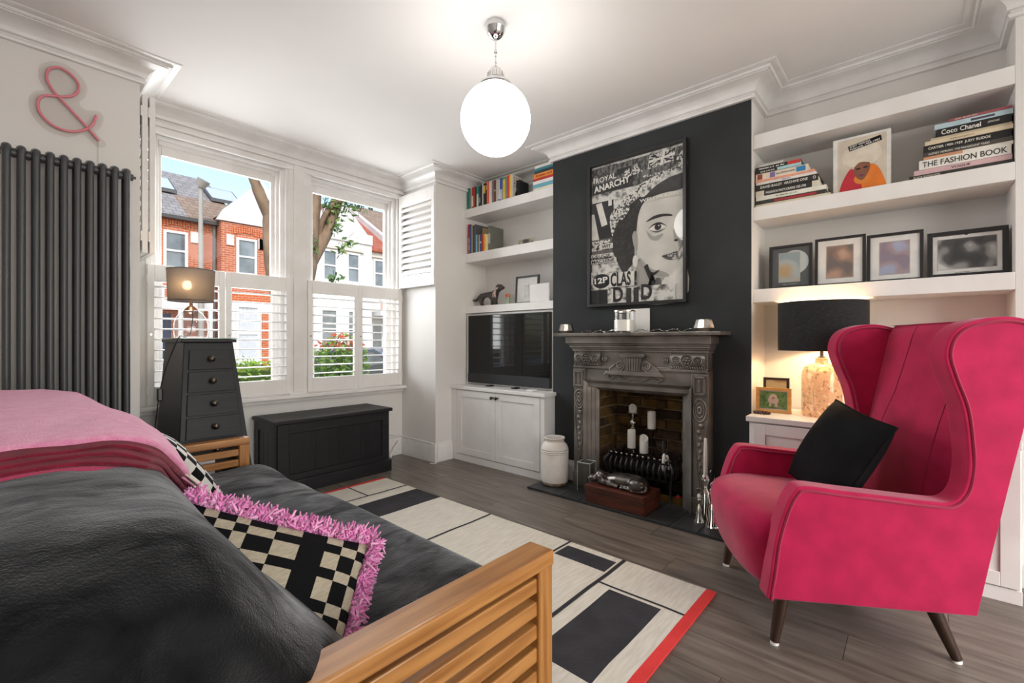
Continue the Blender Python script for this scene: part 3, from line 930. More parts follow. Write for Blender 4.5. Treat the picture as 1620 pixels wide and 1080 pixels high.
# ================================================================ ALCOVES: CABINETS, SHELVES, TELEVISION
def panel_door(parent, x, y0, y1, z0, z1, knob_y=None, knob_z=None):
    """shaker door on a face that looks towards -x"""
    w = .062
    b = MB()
    b.box(x - .018, x, y0, y0 + w, z0, z1).box(x - .018, x, y1 - w, y1, z0, z1)
    b.box(x - .018, x, y0 + w, y1 - w, z1 - w, z1).box(x - .018, x, y0 + w, y1 - w, z0, z0 + w)
    b.box(x - .010, x, y0 + w, y1 - w, z0 + w, z1 - w)
    d = b.build('door', WHITEW, parent, bevel=.002)
    if knob_y is not None:
        k = MB()
        k.M = Matrix.Translation((x - .018, knob_y, knob_z)) @ Matrix.Rotation(math.radians(-90), 4, 'Y')
        k.lathe([(.010, 0), (.007, .006), (.006, .016), (.014, .022), (.016, .030), (.010, .036), (.0005, .038)], n=16)
        k.build('knob', BRASSK, d, smooth=50)
    return d
cb = thing('alcove_cabinet', 'white panelled cupboard under the television with two knobbed doors', 'cabinet', (3.24, 2.86, 0))
b = MB().box(3.018, XA - .03, 2.292, YP - .002, .06, .690).box(3.006, XA - .03, 2.292, YP - .002, 0, .062).box(3.002, 3.02, 3.362, YP, .06, .69).box(3.002, 3.02, 2.292, 2.335, .06, .69)
b.build('body', WHITEW, cb, bevel=.002)
MB().box(2.985, XA - .03, 2.278, YP - .002, .690, .722).build('worktop', WHITEW, cb, bevel=.004)
panel_door(cb, 3.018, 2.846, 3.358, .068, .682, 2.872, .640)
panel_door(cb, 3.018, 2.340, 2.842, .068, .682, 2.814, .640)

cb = thing('alcove_cabinet', 'white panelled cupboard behind the pink armchair, carrying the black-shaded lamp', 'cabinet', (3.2, .18, 0))
b = MB().box(2.968, XA - .03, YN + .004, .742, .06, .680).box(2.956, XA - .03, YN + .004, .742, 0, .062)
b.build('body', WHITEW, cb, bevel=.002)
MB().box(2.945, XA - .03, YN + .004, .756, .680, .712).build('worktop', WHITEW, cb, bevel=.004)
for y0, y1 in ((.345, .715), (-.03, .34), (-.340, -.035)):
    panel_door(cb, 2.968, y0, y1, .068, .672)

def shelf(label, y0, y1, z0, z1, x0=3.18, grp=None):
    o = MB().box(x0, XA, y0, y1, z0, z1).build('floating_shelf', WHITEW, bevel=.003)
    return tag(o, label, 'shelf', grp)
shelf('thick white alcove shelf above the television shelves, full of paperbacks', YC1, YP, 2.400, 2.485)
shelf('thick white alcove shelf holding a short block of books and a small photo', YC1, YP, 1.945, 2.035)
shelf('white alcove shelf directly over the television, with the dog figure', YC1, YP, 1.432, 1.502)
shelf('empty white top shelf of the lamp alcove', YN, YC0, 2.362, 2.450)
shelf('white shelf of the lamp alcove with two stacks of art books', YN, YC0, 1.910, 1.996)
shelf('white shelf over the black-shaded lamp, with four framed pictures', YN, YC0, 1.395, 1.478)

tv = thing('television', 'large flat black television in a white surround above the cupboard', 'television', (3.2, 2.86, .724))
MB().box(3.205, 3.40, 2.312, 3.432, .724, 1.428).build('surround', WHITEW, tv)
MB().box(3.175, 3.205, 2.362, 3.385, .742, 1.408).build('casing', BLKP, tv, bevel=.004)
SCR = mat('black_screen', '#040405', .05, spec=.42)
MB().box(3.1725, 3.1755, 2.368, 3.379, .838, 1.402).build('screen', SCR, tv)
MB().box(3.168, 3.176, 2.364, 3.383, .744, .832).build('speaker_bar', mat('charcoal_speaker_cloth', '#232427', .6, bump=.2, bscale=400), tv, bevel=.002)
MB().box(3.10, 3.17, 2.70, 2.74, .7225, .735).build('foot', BLKP, tv); MB().box(3.10, 3.17, 3.02, 3.06, .7225, .735).build('foot', BLKP, tv)
o = MB().box(3.05, 3.12, 2.46, 2.52, .7222, .736).build('media_remote', PLASTW, bevel=.003); tag(o, 'small white remote control lying on the cupboard top', 'remote')

# ================================================================ BOOKS
# a book is a cover (spine towards the room) and a block of pages; titles are lettering on the spine
BOOK_WORD = {}
def book_upright(y, th, h, d, z, col, label, group, x=3.205, band=None, title=None, tcol=None, lean=0.0):
    """stands on z with its spine towards -x, occupying y-th .. y"""
    e = thing('book', label, 'book', (x + d / 2, y - th / 2, z), group=group)
    c = colm(col)
    t = .0022
    b = MB()
    b.box(-d / 2, -d / 2 + t, -th / 2, th / 2, 0, h).box(-d / 2 + t, d / 2, -th / 2, -th / 2 + t, 0, h).box(-d / 2 + t, d / 2, th / 2 - t, th / 2, 0, h)
    b.build('cover', c, e, local=True)
    MB().box(-d / 2 + t, d / 2 - .004, -th / 2 + t, th / 2 - t, .003, h - .004).build('pages', PAGES, e, local=True)
    b = MB()
    if band:
        b.box(-d / 2 - .0005, -d / 2, -th / 2 + .001, th / 2 - .001, h * band[1], h * band[2])
        b.build('spine_band', colm(band[0]), e, local=True)
    if title:
        b = MB()
        put_scribble(b, (-d / 2 - .0012, -th * .28, h * .06), (0, 0, 1), (0, 1, 0), h * .50, th * .55, seed=int(h * 999))
        b.build('lettering', colm(tcol or '#efe8d8'), e, local=True)
    if lean:
        e.rotation_euler = (lean, 0, 0)
    return e
def book_flat(y0, y1, th, d, z, col, label, group, x=3.205, title=None, tcol='#f0ece2', tw=.75, ts=.08, th_f=.55, extra=None, rz=0.0, bold=.01):
    """lies on z, spine towards -x, running y0 (left in the reading direction) down to y1; extra = [(text,start,width,height,colour)]"""
    L = y0 - y1
    e = thing('book', label, 'book', (x + d / 2, (y0 + y1) / 2, z), rz, group=group)
    c = colm(col); t = .0025
    b = MB()
    b.box(-d / 2, -d / 2 + t, -L / 2, L / 2, 0, th).box(-d / 2 + t, d / 2, -L / 2, L / 2, 0, t).box(-d / 2 + t, d / 2, -L / 2, L / 2, th - t, th)
    b.build('cover', c, e, local=True)
    MB().box(-d / 2 + t, d / 2 - .004, -L / 2 + .004, L / 2 - .004, t, th - t).build('pages', PAGES, e, local=True)
    items = [(title, ts, tw, th_f, tcol)] if title else []
    for (s, a, w, hf, tc) in items + (extra or []):
        b = MB()
        if s is None:      # a plain coloured patch
            b.box(-d / 2 - .0006, -d / 2, L / 2 - L * (a + w), L / 2 - L * a, th * (1 - hf) / 2, th * (1 + hf) / 2)
            b.build('spine_patch', colm(tc), e, local=True)
        else:
            if s[0] == '~': put_scribble(b, (-d / 2 - .0012, L / 2 - L * a, th * (1 - hf) / 2), RX, UZ, L * w, th * hf, seed=len(s) + int(L * 999))
            else: put_text(b, s, (-d / 2 - .0012, L / 2 - L * a, th * (1 - hf) / 2), RX, UZ, L * w, th * hf, bold)
            b.build('lettering', colm(tc), e, local=True)
    return e
G1 = 'paperbacks standing on the top television-alcove shelf'
row = [('#128068', .030, .205, 'plain teal green hardback beside the pier wall', None, None), ('#8f8f8b', .020, .190, 'grey paperback next to the teal hardback', None, None),
       ('#ece8e0', .016, .208, 'slim white paperback between grey and red spines', None, None), ('#b3302b', .022, .200, 'red paperback with a cream centre label', ('#e9dcc2', .1, .6), None),
       ('#a53a30', .022, .204, 'brick red paperback next to the cream-labelled one', None, None), ('#22201f', .020, .196, 'black paperback after the brick red one', None, None),
       ('#1f8d83', .026, .198, 'paperback with a turquoise top and cream lower spine', ('#e6e0d0', 0.0, .62), None), ('#4a4743', .022, .190, 'dark grey patterned paperback', ('#9b9890', .2, .45), None),
       ('#2b2d38', .030, .200, 'navy black paperback before the thin white one', None, None), ('#f1efea', .009, .212, 'very thin white booklet among dark spines', None, None),
       ('#2a2724', .030, .205, 'black paperback with yellow blocks on its upper spine', ('#d2b64a', .55, .9), None), ('#3a3230', .020, .200, 'dark brown paperback with a tan top', ('#cdb27c', .7, .92), None),
       ('#ef6f4e', .028, .212, 'coral orange paperback near the middle of the row', None, None), ('#e9e0d4', .030, .208, 'cream paperback beside the coral one', None, None),
       ('#8b7a83', .032, .205, 'mauve grey paperback next to the chestnut one', None, None), ('#6a4235', .026, .204, 'chestnut brown paperback with a tan line', ('#c9b49a', .5, .56), None),
       ('#cfc5b8', .026, .200, 'pale stone coloured paperback', None, None), ('#e5ece8', .022, .202, 'white paperback with a teal stripe', ('#2d8b8d', .0, .12), None),
       ('#3f5fae', .034, .206, 'blue paperback with a lavender lower spine', ('#c9c6e4', .05, .5), None), ('#e3c43c', .032, .208, 'mustard yellow paperback with a green head', ('#5d9a4c', .88, 1.0), None),
       ('#5b97a5', .022, .204, 'dusty teal blue paperback before the scarlet one', None, None), ('#d8442b', .028, .208, 'scarlet paperback before the yellow one', None, None),
       ('#f2ca58', .026, .212, 'bright yellow paperback beside the dotted cover', None, None)]
y = YP - .012
for i, (c, th, h, lb, bd, _) in enumerate(row):
    book_upright(y, th, h + .012, .135, 2.4855, c, lb, G1, x=3.20 + (i % 3) * .004, band=bd)
    y -= th + .0012
# book whose front cover faces along the shelf
e = book_upright(y, .018, .215, .15, 2.4855, '#c9c5bb', 'grey book with rows of small coloured dots on its cover', G1, x=3.20)
b = MB()
cols = ['#c2553f', '#3f7a8e', '#d0a63a', '#54794b', '#30343a', '#8b5a86']
dm = [colm(c) for c in cols]
for r in range(4):
    for q in range(5):
        b.m = (r * 5 + q) % 6
        xx = -.055 + q * .026; zz = .19 - r * .026
        b.prism([(xx + .007 * math.cos(a), zz + .007 * math.sin(a)) for a in [k * math.pi / 4 for k in range(8)]], 1, -.0096, -.0088)
b.m = 4
b.prism([(-.05, .03), (.0, .025), (.045, .03), (.04, .07), (.01, .085), (-.03, .07)], 1, -.0096, -.0088)
b.build('cover_print', dm, e, local=True)
y -= .03
book_upright(y, .030, .165, .14, 2.4855, '#1f2022', 'short black paperback beside the lying pile', G1, x=3.24)
G2 = 'books lying in a pile on the top television-alcove shelf'
pile = [('#e9e4c8', .024, .30, 'pale yellow book at the bottom of the high pile', None), ('#6fb0c2', .034, .29, 'light blue book second from the bottom of the high pile', None), ('#edebe6', .028, .285, 'white book third from the bottom of the high pile', None),
        ('#c23036', .022, .29, 'red book in the middle of the high pile', None), ('#f09a35', .040, .24, 'thick orange and yellow book in the high pile', '~'), ('#2d4148', .026, .24, 'dark slate blue book in the high pile', None),
        ('#3d7f8c', .022, .235, 'teal book near the top of the high pile', None), ('#eceae6', .022, .235, 'white book with a red line on top of the high pile', None)]
z = 2.4855
for i, (c, th, L, lb, tt) in enumerate(pile):
    y1 = 2.318
    book_flat(min(y1 + L, 2.57), y1, th, .165, z, c, lb, G2, x=3.20 + .004 * (i % 2), title=tt, tcol='#b8442a')
    z += th + .0004
G3 = 'books standing on the middle television-alcove shelf'
row2 = [('#a81f24', .022, .300, 'tall dark red book with white lettering against the pier wall', '#f0e8dc', '~'), ('#3c5a9a', .020, .285, 'tall blue book next to the dark red one', None, None), ('#9b9c86', .018, .285, 'tall olive grey book beside the blue one', None, None),
        ('#5c3a22', .020, .275, 'tall brown book with dark patches', None, None), ('#55565a', .022, .285, 'tall charcoal grey book before the short ones', None, None)]
y = YP - .030
for c, th, h, lb, tc, tt in row2:
    book_upright(y, th, h, .20, 2.0355, c, lb, G3, x=3.20, title=tt, tcol=tc)
    y -= th + .0015
yb = y
book_upright(yb - .005, .014, .262, .19, 2.0355, '#c3b181', 'tan folder standing behind the short colourful books', G3, x=3.285)
row3 = [('#7fb6d6', .022, .178, 'short light blue paperback before the tan folder', None), ('#2f3a46', .014, .176, 'short thin dark navy paperback beside the light blue one', None), ('#b6b183', .018, .174, 'short olive paperback in the colourful row', None), ('#2c4a86', .020, .174, 'short blue striped paperback', ('#d9d2c0', .5, .6)),
        ('#b52f33', .018, .172, 'short crimson paperback after the striped blue one', None), ('#d95a34', .016, .172, 'short orange-red paperback before the golden one', None), ('#f0b63a', .024, .170, 'short golden yellow paperback', None), ('#f2e2b4', .008, .165, 'thin cream booklet at the end of the short books', None)]
for c, th, h, lb, bd in row3:
    book_upright(y, th, h, .075, 2.0355, c, lb, G3, x=3.20, band=bd)
    y -= th + .001
book_upright(y - .002, .030, .245, .19, 2.0355, '#6c6d63', 'thick grey book with a mottled jacket at the end of the row', G3, x=3.22, band=('#b9b5a5', .3, .7))

# ---- art books in the lamp alcove
G4 = 'art books piled against the chimney breast'
z = 1.9965
st1 = [('#d9cfb4', .018, .395, 'cream book at the base of the pile by the chimney breast', None, None), ('#37352f', .024, .370, 'dark book with a red and black printed spine', None, [(None, .28, .6, .6, '#a8323a')]),
       ('#e8e4d6', .026, .375, 'ivory book under the photographs volume', None, [('~', .3, .3, .3, '#6d8a5a')]), ('#2a2928', .036, .345, 'black photographs book with white capitals', 'PARKINSON PHOTOGRAPHS 1935-1990', [(None, 0, .14, .96, '#ddd5c0'), (None, .88, .12, .96, '#ddd5c0')]),
       ('#2b2724', .036, .335, 'black archive book with spaced white capitals', 'DAVID BAILEY  ARCHIVE ONE', [('O', .92, .045, .5, '#f0ece2')]), ('#ebe6de', .018, .325, 'thin white book above the black archive book', None, [('~', .45, .14, .4, '#8a7aa8')]),
       ('#e9a184', .012, .318, 'thin salmon pink book under the painted-spine one', None, None), ('#e9d9c2', .040, .285, 'colourful book with painted shapes on its spine', 'years of British creativity', [(None, .03, .10, .8, '#9c4f3c'), (None, .28, .10, .8, '#8478ab'), (None, .78, .17, .75, '#2f85b5')]),
       ('#2e2a28', .018, .25, 'dark brown book with a pale blue end', '~', [(None, .48, .52, .95, '#a9d3d6')]), ('#2b2c2e', .022, .245, 'charcoal book with a red end', '~', [(None, .72, .28, .95, '#c93a35')]), ('#c9c8c2', .012, .155, 'small pale grey booklet on top of the pile', None, None)]
y0 = YC0 - .008
for i, (c, th, L, lb, tt, ex) in enumerate(st1):
    book_flat(y0 - .002 * (i % 3) - (.02 if i == 10 else 0), y0 - L, th, .215 - .006 * (i % 4), z, c, lb, G4, x=3.212 + .004 * (i % 2), title=tt, tw=.62 if i == 3 else {7: .36, 8: .40, 9: .58}.get(i, .76), ts=.17 if i == 3 else (.08 if i != 7 else .4), extra=ex, tcol='#3a4a6a' if i == 7 else '#f0ece2', th_f=.42)
    z += th + .0004
G5 = 'art books piled at the nib end of the shelf'
z = 1.9965
ye = YN + .004
st2 = [('#36342f', .022, .375, 'dark book at the base of the pile by the end wall', 'BLACK IN FASHION', .05, .27, '#d7d0c2', None), ('#d7b3b5', .026, .355, 'dusty pink book above the base of the pile', 'VOGUE', .40, .2, '#3a2a2c', None),
       ('#ece9e0', .046, .335, 'thick white book with large serif capitals', 'THE FASHION BOOK', .04, .92, '#3a3833', None), ('#e9e4d8', .016, .318, 'thin cream book with a peach printed end', None, .1, .5, '#000000', [(None, 0, .46, .95, '#d59a76')]),
       ('#4b4742', .020, .318, 'grey-brown book below the black jewellery book', 'AUDREY HEPBURN  THE PARAMOUNT YEARS', .06, .7, '#e6dfd2', None), ('#1c1b1a', .036, .318, 'black jewellery book with white capitals', 'CARTIER 1900-1939  JUDY RUDOE', .06, .72, '#efe9da', None),
       ('#dccbae', .020, .312, 'sand coloured book above the black jewellery one', 'AudreyHepburn', .30, .28, '#8a7a5c', None), ('#c9b89c', .012, .290, 'thin beige book under the black biography', None, .1, .3, '#000000', None), ('#1b1a1a', .038, .268, 'black biography with large white title', 'Coco Chanel', .07, .54, '#f4f0e6', [('JUSTINE PICARDIE', .70, .15, .3, '#d8d2c4')]),
       ('#b9cfd6', .026, .275, 'pale blue book with a line of dark print', None, .1, .3, '#000000', [(None, .48, .3, .4, '#4c4450')]), ('#9b5257', .012, .225, 'thin dull red book on top of the pile', '~', .08, .4, '#e2cfc6', None)]
for i, (c, th, L, lb, tt, ts, tw, tc, ex) in enumerate(st2):
    book_flat(ye + L, ye + .003 * (i % 3), th, .22 - .006 * (i % 3), z, c, lb, G5, x=3.208 + .004 * (i % 2), title=tt, ts=ts, tw=tw, tcol=tc, extra=ex, th_f=.62 if tt in ('THE FASHION BOOK', 'Coco Chanel') else .45)
    z += th + .0004

def facing_print(parent, o, w, h, layers, name='print', glass=None):
    """flat print on a plane looking towards -x: o = lower left corner; layers = [(colour, [(s,t)...])] in 0..1 units, laid one over another"""
    mats = []; b = MB()
    for k, (c, pts) in enumerate(layers):
        m = c if not isinstance(c, str) else colm(c, .75)
        if m not in mats: mats.append(m)
        b.m = mats.index(m)
        b.add([(o[0] - .00025 * k, o[1] - s * w, o[2] + t * h) for s, t in pts], [tuple(range(len(pts)))])
    return b.build(name, mats, parent, normals=False)
def ell(cx, cy, rx, ry, n=20, a0=0, a1=2 * math.pi):
    return [(cx + rx * math.cos(a0 + (a1 - a0) * k / n), cy + ry * math.sin(a0 + (a1 - a0) * k / n)) for k in range(n if abs(a1 - a0) > 6.28 else n + 1)]
def rect(s0, s1, t0, t1): return [(s0, t0), (s1, t0), (s1, t1), (s0, t1)]

# standing white art book with a portrait cover
e = thing('book', 'white art book standing upright with a portrait in red and orange on its cover', 'book', (3.30, .237, 1.9965))
MB().box(3.2815, 3.318, .106, .368, 1.9970, 2.330).build('cover', colm('#e9e7e2'), e, bevel=.002)
MB().box(3.284, 3.316, .104, .1065, 2.0, 2.327).build('pages', PAGES, e)
facing_print(e, (3.2812, .345, 2.012), .222, .305, [('#d6cbb8', rect(0, 1, 0, 1)), ('#e6decc', ell(.50, .66, .40, .22)), ('#c73340', spline([(.02, 0), (.10, .22), (.28, .44), (.40, .30), (.50, .18), (.58, 0)], 4)),
    ('#ee8330', spline([(.52, 0), (.50, .16), (.60, .30), (.66, .46), (.82, .40), (.97, .12), (.98, 0)], 4)), ('#e98a3a', ell(.50, .22, .16, .10)), ('#8a5a45', spline([(.36, .46), (.34, .36), (.40, .25), (.50, .19), (.58, .24), (.66, .36), (.66, .50), (.50, .54)], 4, True)),
    ('#e0d6c4', spline([(.10, .58), (.30, .50), (.50, .53), (.70, .50), (.90, .60), (.84, .80), (.50, .88), (.16, .80)], 4, True)), ('#2b1d1a', ell(.43, .41, .05, .018)), ('#2b1d1a', ell(.58, .42, .05, .018)), ('#7a3f5a', ell(.50, .28, .055, .020))], 'cover_print')
r_ = Vector((0, -1, .19)).normalized(); u_ = Vector((0, .19, 1)).normalized()
o_ = Vector((3.2784, .290, 2.246))
MB().add([tuple(o_ + r_ * p + u_ * q) for p, q in ((0, 0), (.150, 0), (.150, .030), (0, .030))], [(0, 1, 2, 3)]).build('title_band', INKB, e)
b = MB()
o_ = Vector((3.2778, .290, 2.246))
put_text(b, 'ANDY WARHOL', o_ + r_ * .005 + u_ * .0165, r_, u_, .098, .0105, .01)
put_text(b, 'Polaroids 1958-1987', o_ + r_ * .005 + u_ * .0035, r_, u_, .138, .0105, .01)
b.build('lettering', INKW, e)

# ---- framed pictures
def photo_mat(name, cols, scale=9):
    if name in MATS: return MATS[name]
    m = bpy.data.materials.new(name); m.use_nodes = True; nt = m.node_tree; b = nt.nodes['Principled BSDF']
    b.inputs['Roughness'].default_value = .6
    tc = nt.nodes.new('ShaderNodeTexCoord'); n = nt.nodes.new('ShaderNodeTexNoise')
    n.inputs['Scale'].default_value = scale; n.inputs['Detail'].default_value = .5
    nt.links.new(tc.outputs['Object'], n.inputs['Vector'])
    r = nt.nodes.new('ShaderNodeValToRGB'); r.color_ramp.interpolation = 'EASE'
    el = r.color_ramp.elements
    while len(el) < len(cols): el.new(.5)
    for i, c in enumerate(cols):
        el[i].position = .30 + .40 * i / (len(cols) - 1); el[i].color = lin(c)
    nt.links.new(n.outputs['Fac'], r.inputs['Fac']); nt.links.new(r.outputs[0], b.inputs['Base Color'])
    MATS[name] = m
    return m
FRB = mat('black_frame', '#1e1d1d', .4)
def picture(name, label, x, y0, y1, z0, z1, fw, mount, inset, photo, frame=FRB, group=None, lean=.05, cat='picture frame', glass=True, extra=None):
    """framed picture standing on z0, leaning back; y0 is its left end in the reading direction"""
    w, h = y0 - y1, z1 - z0
    e = thing(name, label, cat, (x, (y0 + y1) / 2, z0), group=group)
    e.rotation_euler = (0, lean, 0)
    b = MB(); t = .02
    b.box(-t / 2, t / 2, -w / 2, -w / 2 + fw, 0, h).box(-t / 2, t / 2, w / 2 - fw, w / 2, 0, h).box(-t / 2, t / 2, -w / 2 + fw, w / 2 - fw, 0, fw).box(-t / 2, t / 2, -w / 2 + fw, w / 2 - fw, h - fw, h)
    b.build('frame', frame, e, bevel=.0015, local=True)
    MB().box(-.002, t / 2 - .001, -w / 2 + fw, w / 2 - fw, fw, h - fw).build('mount', mount, e, local=True)
    l, r, bt, tp = inset
    if photo is not None:
        ya, yb = w / 2 - w * l, -w / 2 + w * r
        MB().box(-.0035, -.0022, yb, ya, h * bt, h * (1 - tp)).build('photo', photo, e, local=True)
        MB().box(-.0030, -.0018, yb - .003, ya + .003, h * bt - .003, h * (1 - tp) + .003).build('bevel_line', colm('#b9b4aa'), e, local=True)
    if extra: extra(e, w, h)
    if glass:
        MB().box(-.0065, -.0055, -w / 2 + fw, w / 2 - fw, fw, h - fw).build('glazing', GLASS, e, local=True)
    return e
MOUNTW = colm('#eceae6'); MOUNTG = colm('#4b5052')
GF = 'framed pictures on the lamp-alcove shelf'
def cd(e, w, h):
    b = MB().prism([(w * -.10 + .075 * math.cos(a), h * .60 + .075 * math.sin(a)) for a in [k * math.pi / 14 for k in range(28)]], 0, -.0029, -.0021)
    b.build('disc', mat('pale_disc', '#b9c4c6', .25), e, local=True)
    b = MB(); put_scribble(b, (-.0034, w * .16, h * .09), RX, UZ, w * .36, h * .030); b.build('lettering', colm('#8f9496'), e, local=True)
picture('framed_picture', 'black frame with a grey mount, a pale disc and a blurred print', 3.285, .705, .473, 1.4785, 1.752, .016, MOUNTG, (.24, .28, .16, .18), photo_mat('blurred_print', ['#8fa0a6', '#a9b4b4', '#b79a6d', '#8d7a5c'], 7), group=GF, extra=cd)
picture('framed_picture', 'black square frame with a wide white mount and a dark-haired blurred photo', 3.292, .460, .216, 1.4785, 1.766, .015, MOUNTW, (.24, .24, .16, .18), photo_mat('blurred_photo_warm', ['#6d625e', '#8f7566', '#b8927c', '#b5aca4'], 12), group=GF)
picture('framed_picture', 'black square frame with a wide white mount and a pale blue blurred photo', 3.292, .211, -.030, 1.4785, 1.752, .016, MOUNTW, (.24, .24, .16, .18), photo_mat('blurred_photo_cool', ['#8a7c8c', '#a58f92', '#a3a9c4', '#b9b7c4'], 11), group=GF)
def crest(e, w, h):
    b = MB()
    put_scribble(b, (-.0034, w * .14, h * .105), RX, UZ, w * .28, h * .014)
    b.prism([(-.006, h * .90), (.0, h * .885), (.006, h * .90), (.008, h * .925), (.003, h * .915), (0, h * .93), (-.003, h * .915), (-.008, h * .925)], 0, -.0034, -.0026)
    b.build('crest_and_caption', INKB, e, local=True)
picture('framed_picture', 'wide black frame holding a blurred black and white group photograph', 3.288, -.044, -.340, 1.4785, 1.722, .022, MOUNTW, (.14, .14, .19, .17), photo_mat('blurred_group_photo', ['#161515', '#3a3838', '#8d8b89', '#c9c7c4'], 14), group=GF, extra=crest)
o = MB().box(3.33, 3.345, -.346, -.20, 1.4785, 1.71).build('picture_backing', colm('#9c938a'), bevel=.002); tag(o, 'unframed grey board tucked behind the wide group photograph', 'board')

# small frames and beads on the lamp cabinet
PINE = mat('light_pine_frame', '#cf9a56', .45, col2='#b98242', scale=4, stretch=(8, 1, 8), detail=5)
def dogpic(e, w, h):
    b = MB(); b.m = 0
    b.prism(ell(0.0, h * .50, .030, .022), 0, -.0042, -.0036)
    b.prism(ell(0.0, h * .62, .022, .020), 0, -.0045, -.0037)
    b.prism(rect(-.022, -.010, h * .24, h * .48), 0, -.0042, -.0036); b.prism(rect(.010, .022, h * .24, h * .48), 0, -.0042, -.0036)
    b.m = 1; b.prism(ell(0, h * .58, .008, .006), 0, -.0049, -.0042)
    b.build('dog_figure', [colm('#d3b9a6'), colm('#8c6a5c')], e, local=True)
picture('framed_picture', 'light wooden frame with a photo of a pale dog on grass, beside the speckled lamp', 3.185, .757, .565, .7125, .865, .018, MOUNTW, (.12, .12, .16, .16), mat('grass_photo', '#4d6a35', .6, col2='#7c9a55', scale=50), frame=PINE, extra=dogpic)
picture('framed_picture', 'dark bronze frame with a blurred yellow photo behind the wooden frame', 3.225, .725, .583, .7125, .925, .014, MOUNTW, (.10, .10, .07, .07), photo_mat('blurred_photo_gold', ['#d9c98f', '#c8a25a', '#a8835a', '#d8d4a8'], 9), frame=mat('dark_bronze_frame', '#3b2f25', .4, .3))
b = MB()
for k in range(16):
    a = 2 * math.pi * k / 16
    b.ball((3.08 + .026 * math.cos(a), .70 + .040 * math.sin(a), .721), .0085, 8, 6)
o = b.build('bead_bracelet', mat('dark_wood_beads', '#3b2115', .35), smooth=60); tag(o, 'dark brown bead bracelet lying by the wooden frame', 'bracelet')
picture('framed_picture', 'small dark frame at the end of the lamp cabinet behind the armchair', 3.00, -.250, -.338, .7125, .865, .010, MOUNTG, (.12, .12, .1, .1), colm('#3e3d3c'))

# ---- things on the television-alcove shelves
e = thing('framed_drawing', 'black framed line drawing on white paper on the shelf over the television', 'picture frame', (3.30, 2.725, 1.5025))
e.rotation_euler = (0, .06, 0)
w, h = .275, .262
b = MB(); t = .02; fw = .016
b.box(-t / 2, t / 2, -w / 2, -w / 2 + fw, 0, h).box(-t / 2, t / 2, w / 2 - fw, w / 2, 0, h).box(-t / 2, t / 2, -w / 2 + fw, w / 2 - fw, 0, fw).box(-t / 2, t / 2, -w / 2 + fw, w / 2 - fw, h - fw, h)
b.build('frame', FRB, e, local=True)
MB().box(-.002, t / 2 - .001, -w / 2 + fw, w / 2 - fw, fw, h - fw).build('paper', colm('#e4e3e0'), e, local=True)
b = MB()
for pts in ([(0, .02, .17), (0, .025, .13), (0, .015, .09)], [(0, -.02, .17), (0, -.015, .13), (0, -.022, .09)], [(0, .035, .175), (0, .0, .165), (0, -.035, .18)], [(0, .03, .08), (0, .01, .075), (0, .022, .06)], [(0, -.01, .085), (0, -.03, .075), (0, -.012, .06)]):
    b.tube([(-.003, p[1], p[2]) for p in spline(pts, 5)], .0009, 4)
b.build('ink_lines', colm('#8d8b88'), e, local=True)
o = MB().box(3.235, 3.250, 2.418, 2.632, 1.5025, 1.668).build('blank_card', WHITEW, bevel=.002); tag(o, 'blank white panel leaning beside the framed drawing', 'card')
e = thing('spice_jar', 'small glass jar with an orange lid next to the framed drawing', 'jar', (3.27, 2.935, 1.5025))
MB().lathe([(.020, 0), (.021, .003), (.021, .066), (.017, .072), (.0005, .072)], n=18).build('glass', mat('printed_jar', '#b9c6b4', .3, col2='#6d8a5a', scale=60), e, smooth=40, local=True)
MB().lathe([(.021, .072), (.021, .100), (.0005, .101)], n=18).build('lid', colm('#cf6a38'), e, smooth=40, local=True)
# labrador figure, cut from thick board with its own depth
prof_ = [(.215, .075), (.19, .055), (.155, .066), (.118, .078), (.118, .050), (.100, .020), (.104, .004), (.078, .002), (.080, .018), (.086, .048), (.070, .082), (.03, .092), (-.02, .082),
         (-.048, .052), (-.046, .004), (-.070, .002), (-.068, .018), (-.078, .05), (-.085, .02), (-.085, .0), (-.110, .0), (-.108, .05), (-.118, .09), (-.130, .125), (-.150, .142),
         (-.168, .150), (-.192, .156), (-.206, .166), (-.204, .180), (-.186, .190), (-.168, .206), (-.142, .208), (-.122, .196), (-.105, .160), (-.06, .142), (.03, .138), (.095, .130), (.128, .110), (.160, .084), (.19, .078)]
e = thing('dog_figurine', 'dark wooden labrador figure with a striped ribbon round its neck', 'figurine', (3.29, 3.212, 1.5025))
MB().prism([(p[0], p[1]) for p in prof_], 0, -.022, .022).build('body', mat('dark_dog_wood', '#35302e', .5, col2='#4b4542', scale=20), e, bevel=.008, seg=3, local=True)
b = MB().tube([(.030 * math.cos(a), -.128 + .026 * math.sin(a) * .8, .158 - .020 * math.sin(a)) for a in [2 * math.pi * k / 20 for k in range(20)]], .0075, 8, closed=True)
b.tube(spline([(-.028, -.115, .150), (-.034, -.100, .120), (-.030, -.09, .085)], 5), .007, 6).tube(spline([(-.028, -.120, .148), (-.036, -.120, .110), (-.030, -.125, .08)], 5), .007, 6)
b.build('ribbon', mat('striped_ribbon', '#c9877c', .8, col2='#e9ddd2', scale=90), e, smooth=60, local=True)
e = thing('small_photo', 'little unframed photo of a dog leaning on the middle shelf', 'photo', (3.29, 2.727, 2.0355))
e.rotation_euler = (0, .1, 0)
MB().box(-.0008, .0008, -.094, .094, 0, .070).build('card', photo_mat('dog_snap', ['#4d4640', '#7d7466', '#8f8f7c', '#a9a48f'], 26), e, local=True)
MB().prism(ell(.0, .036, .034, .022), 0, -.0014, -.0009).build('animal', colm('#54453f'), e, local=True)
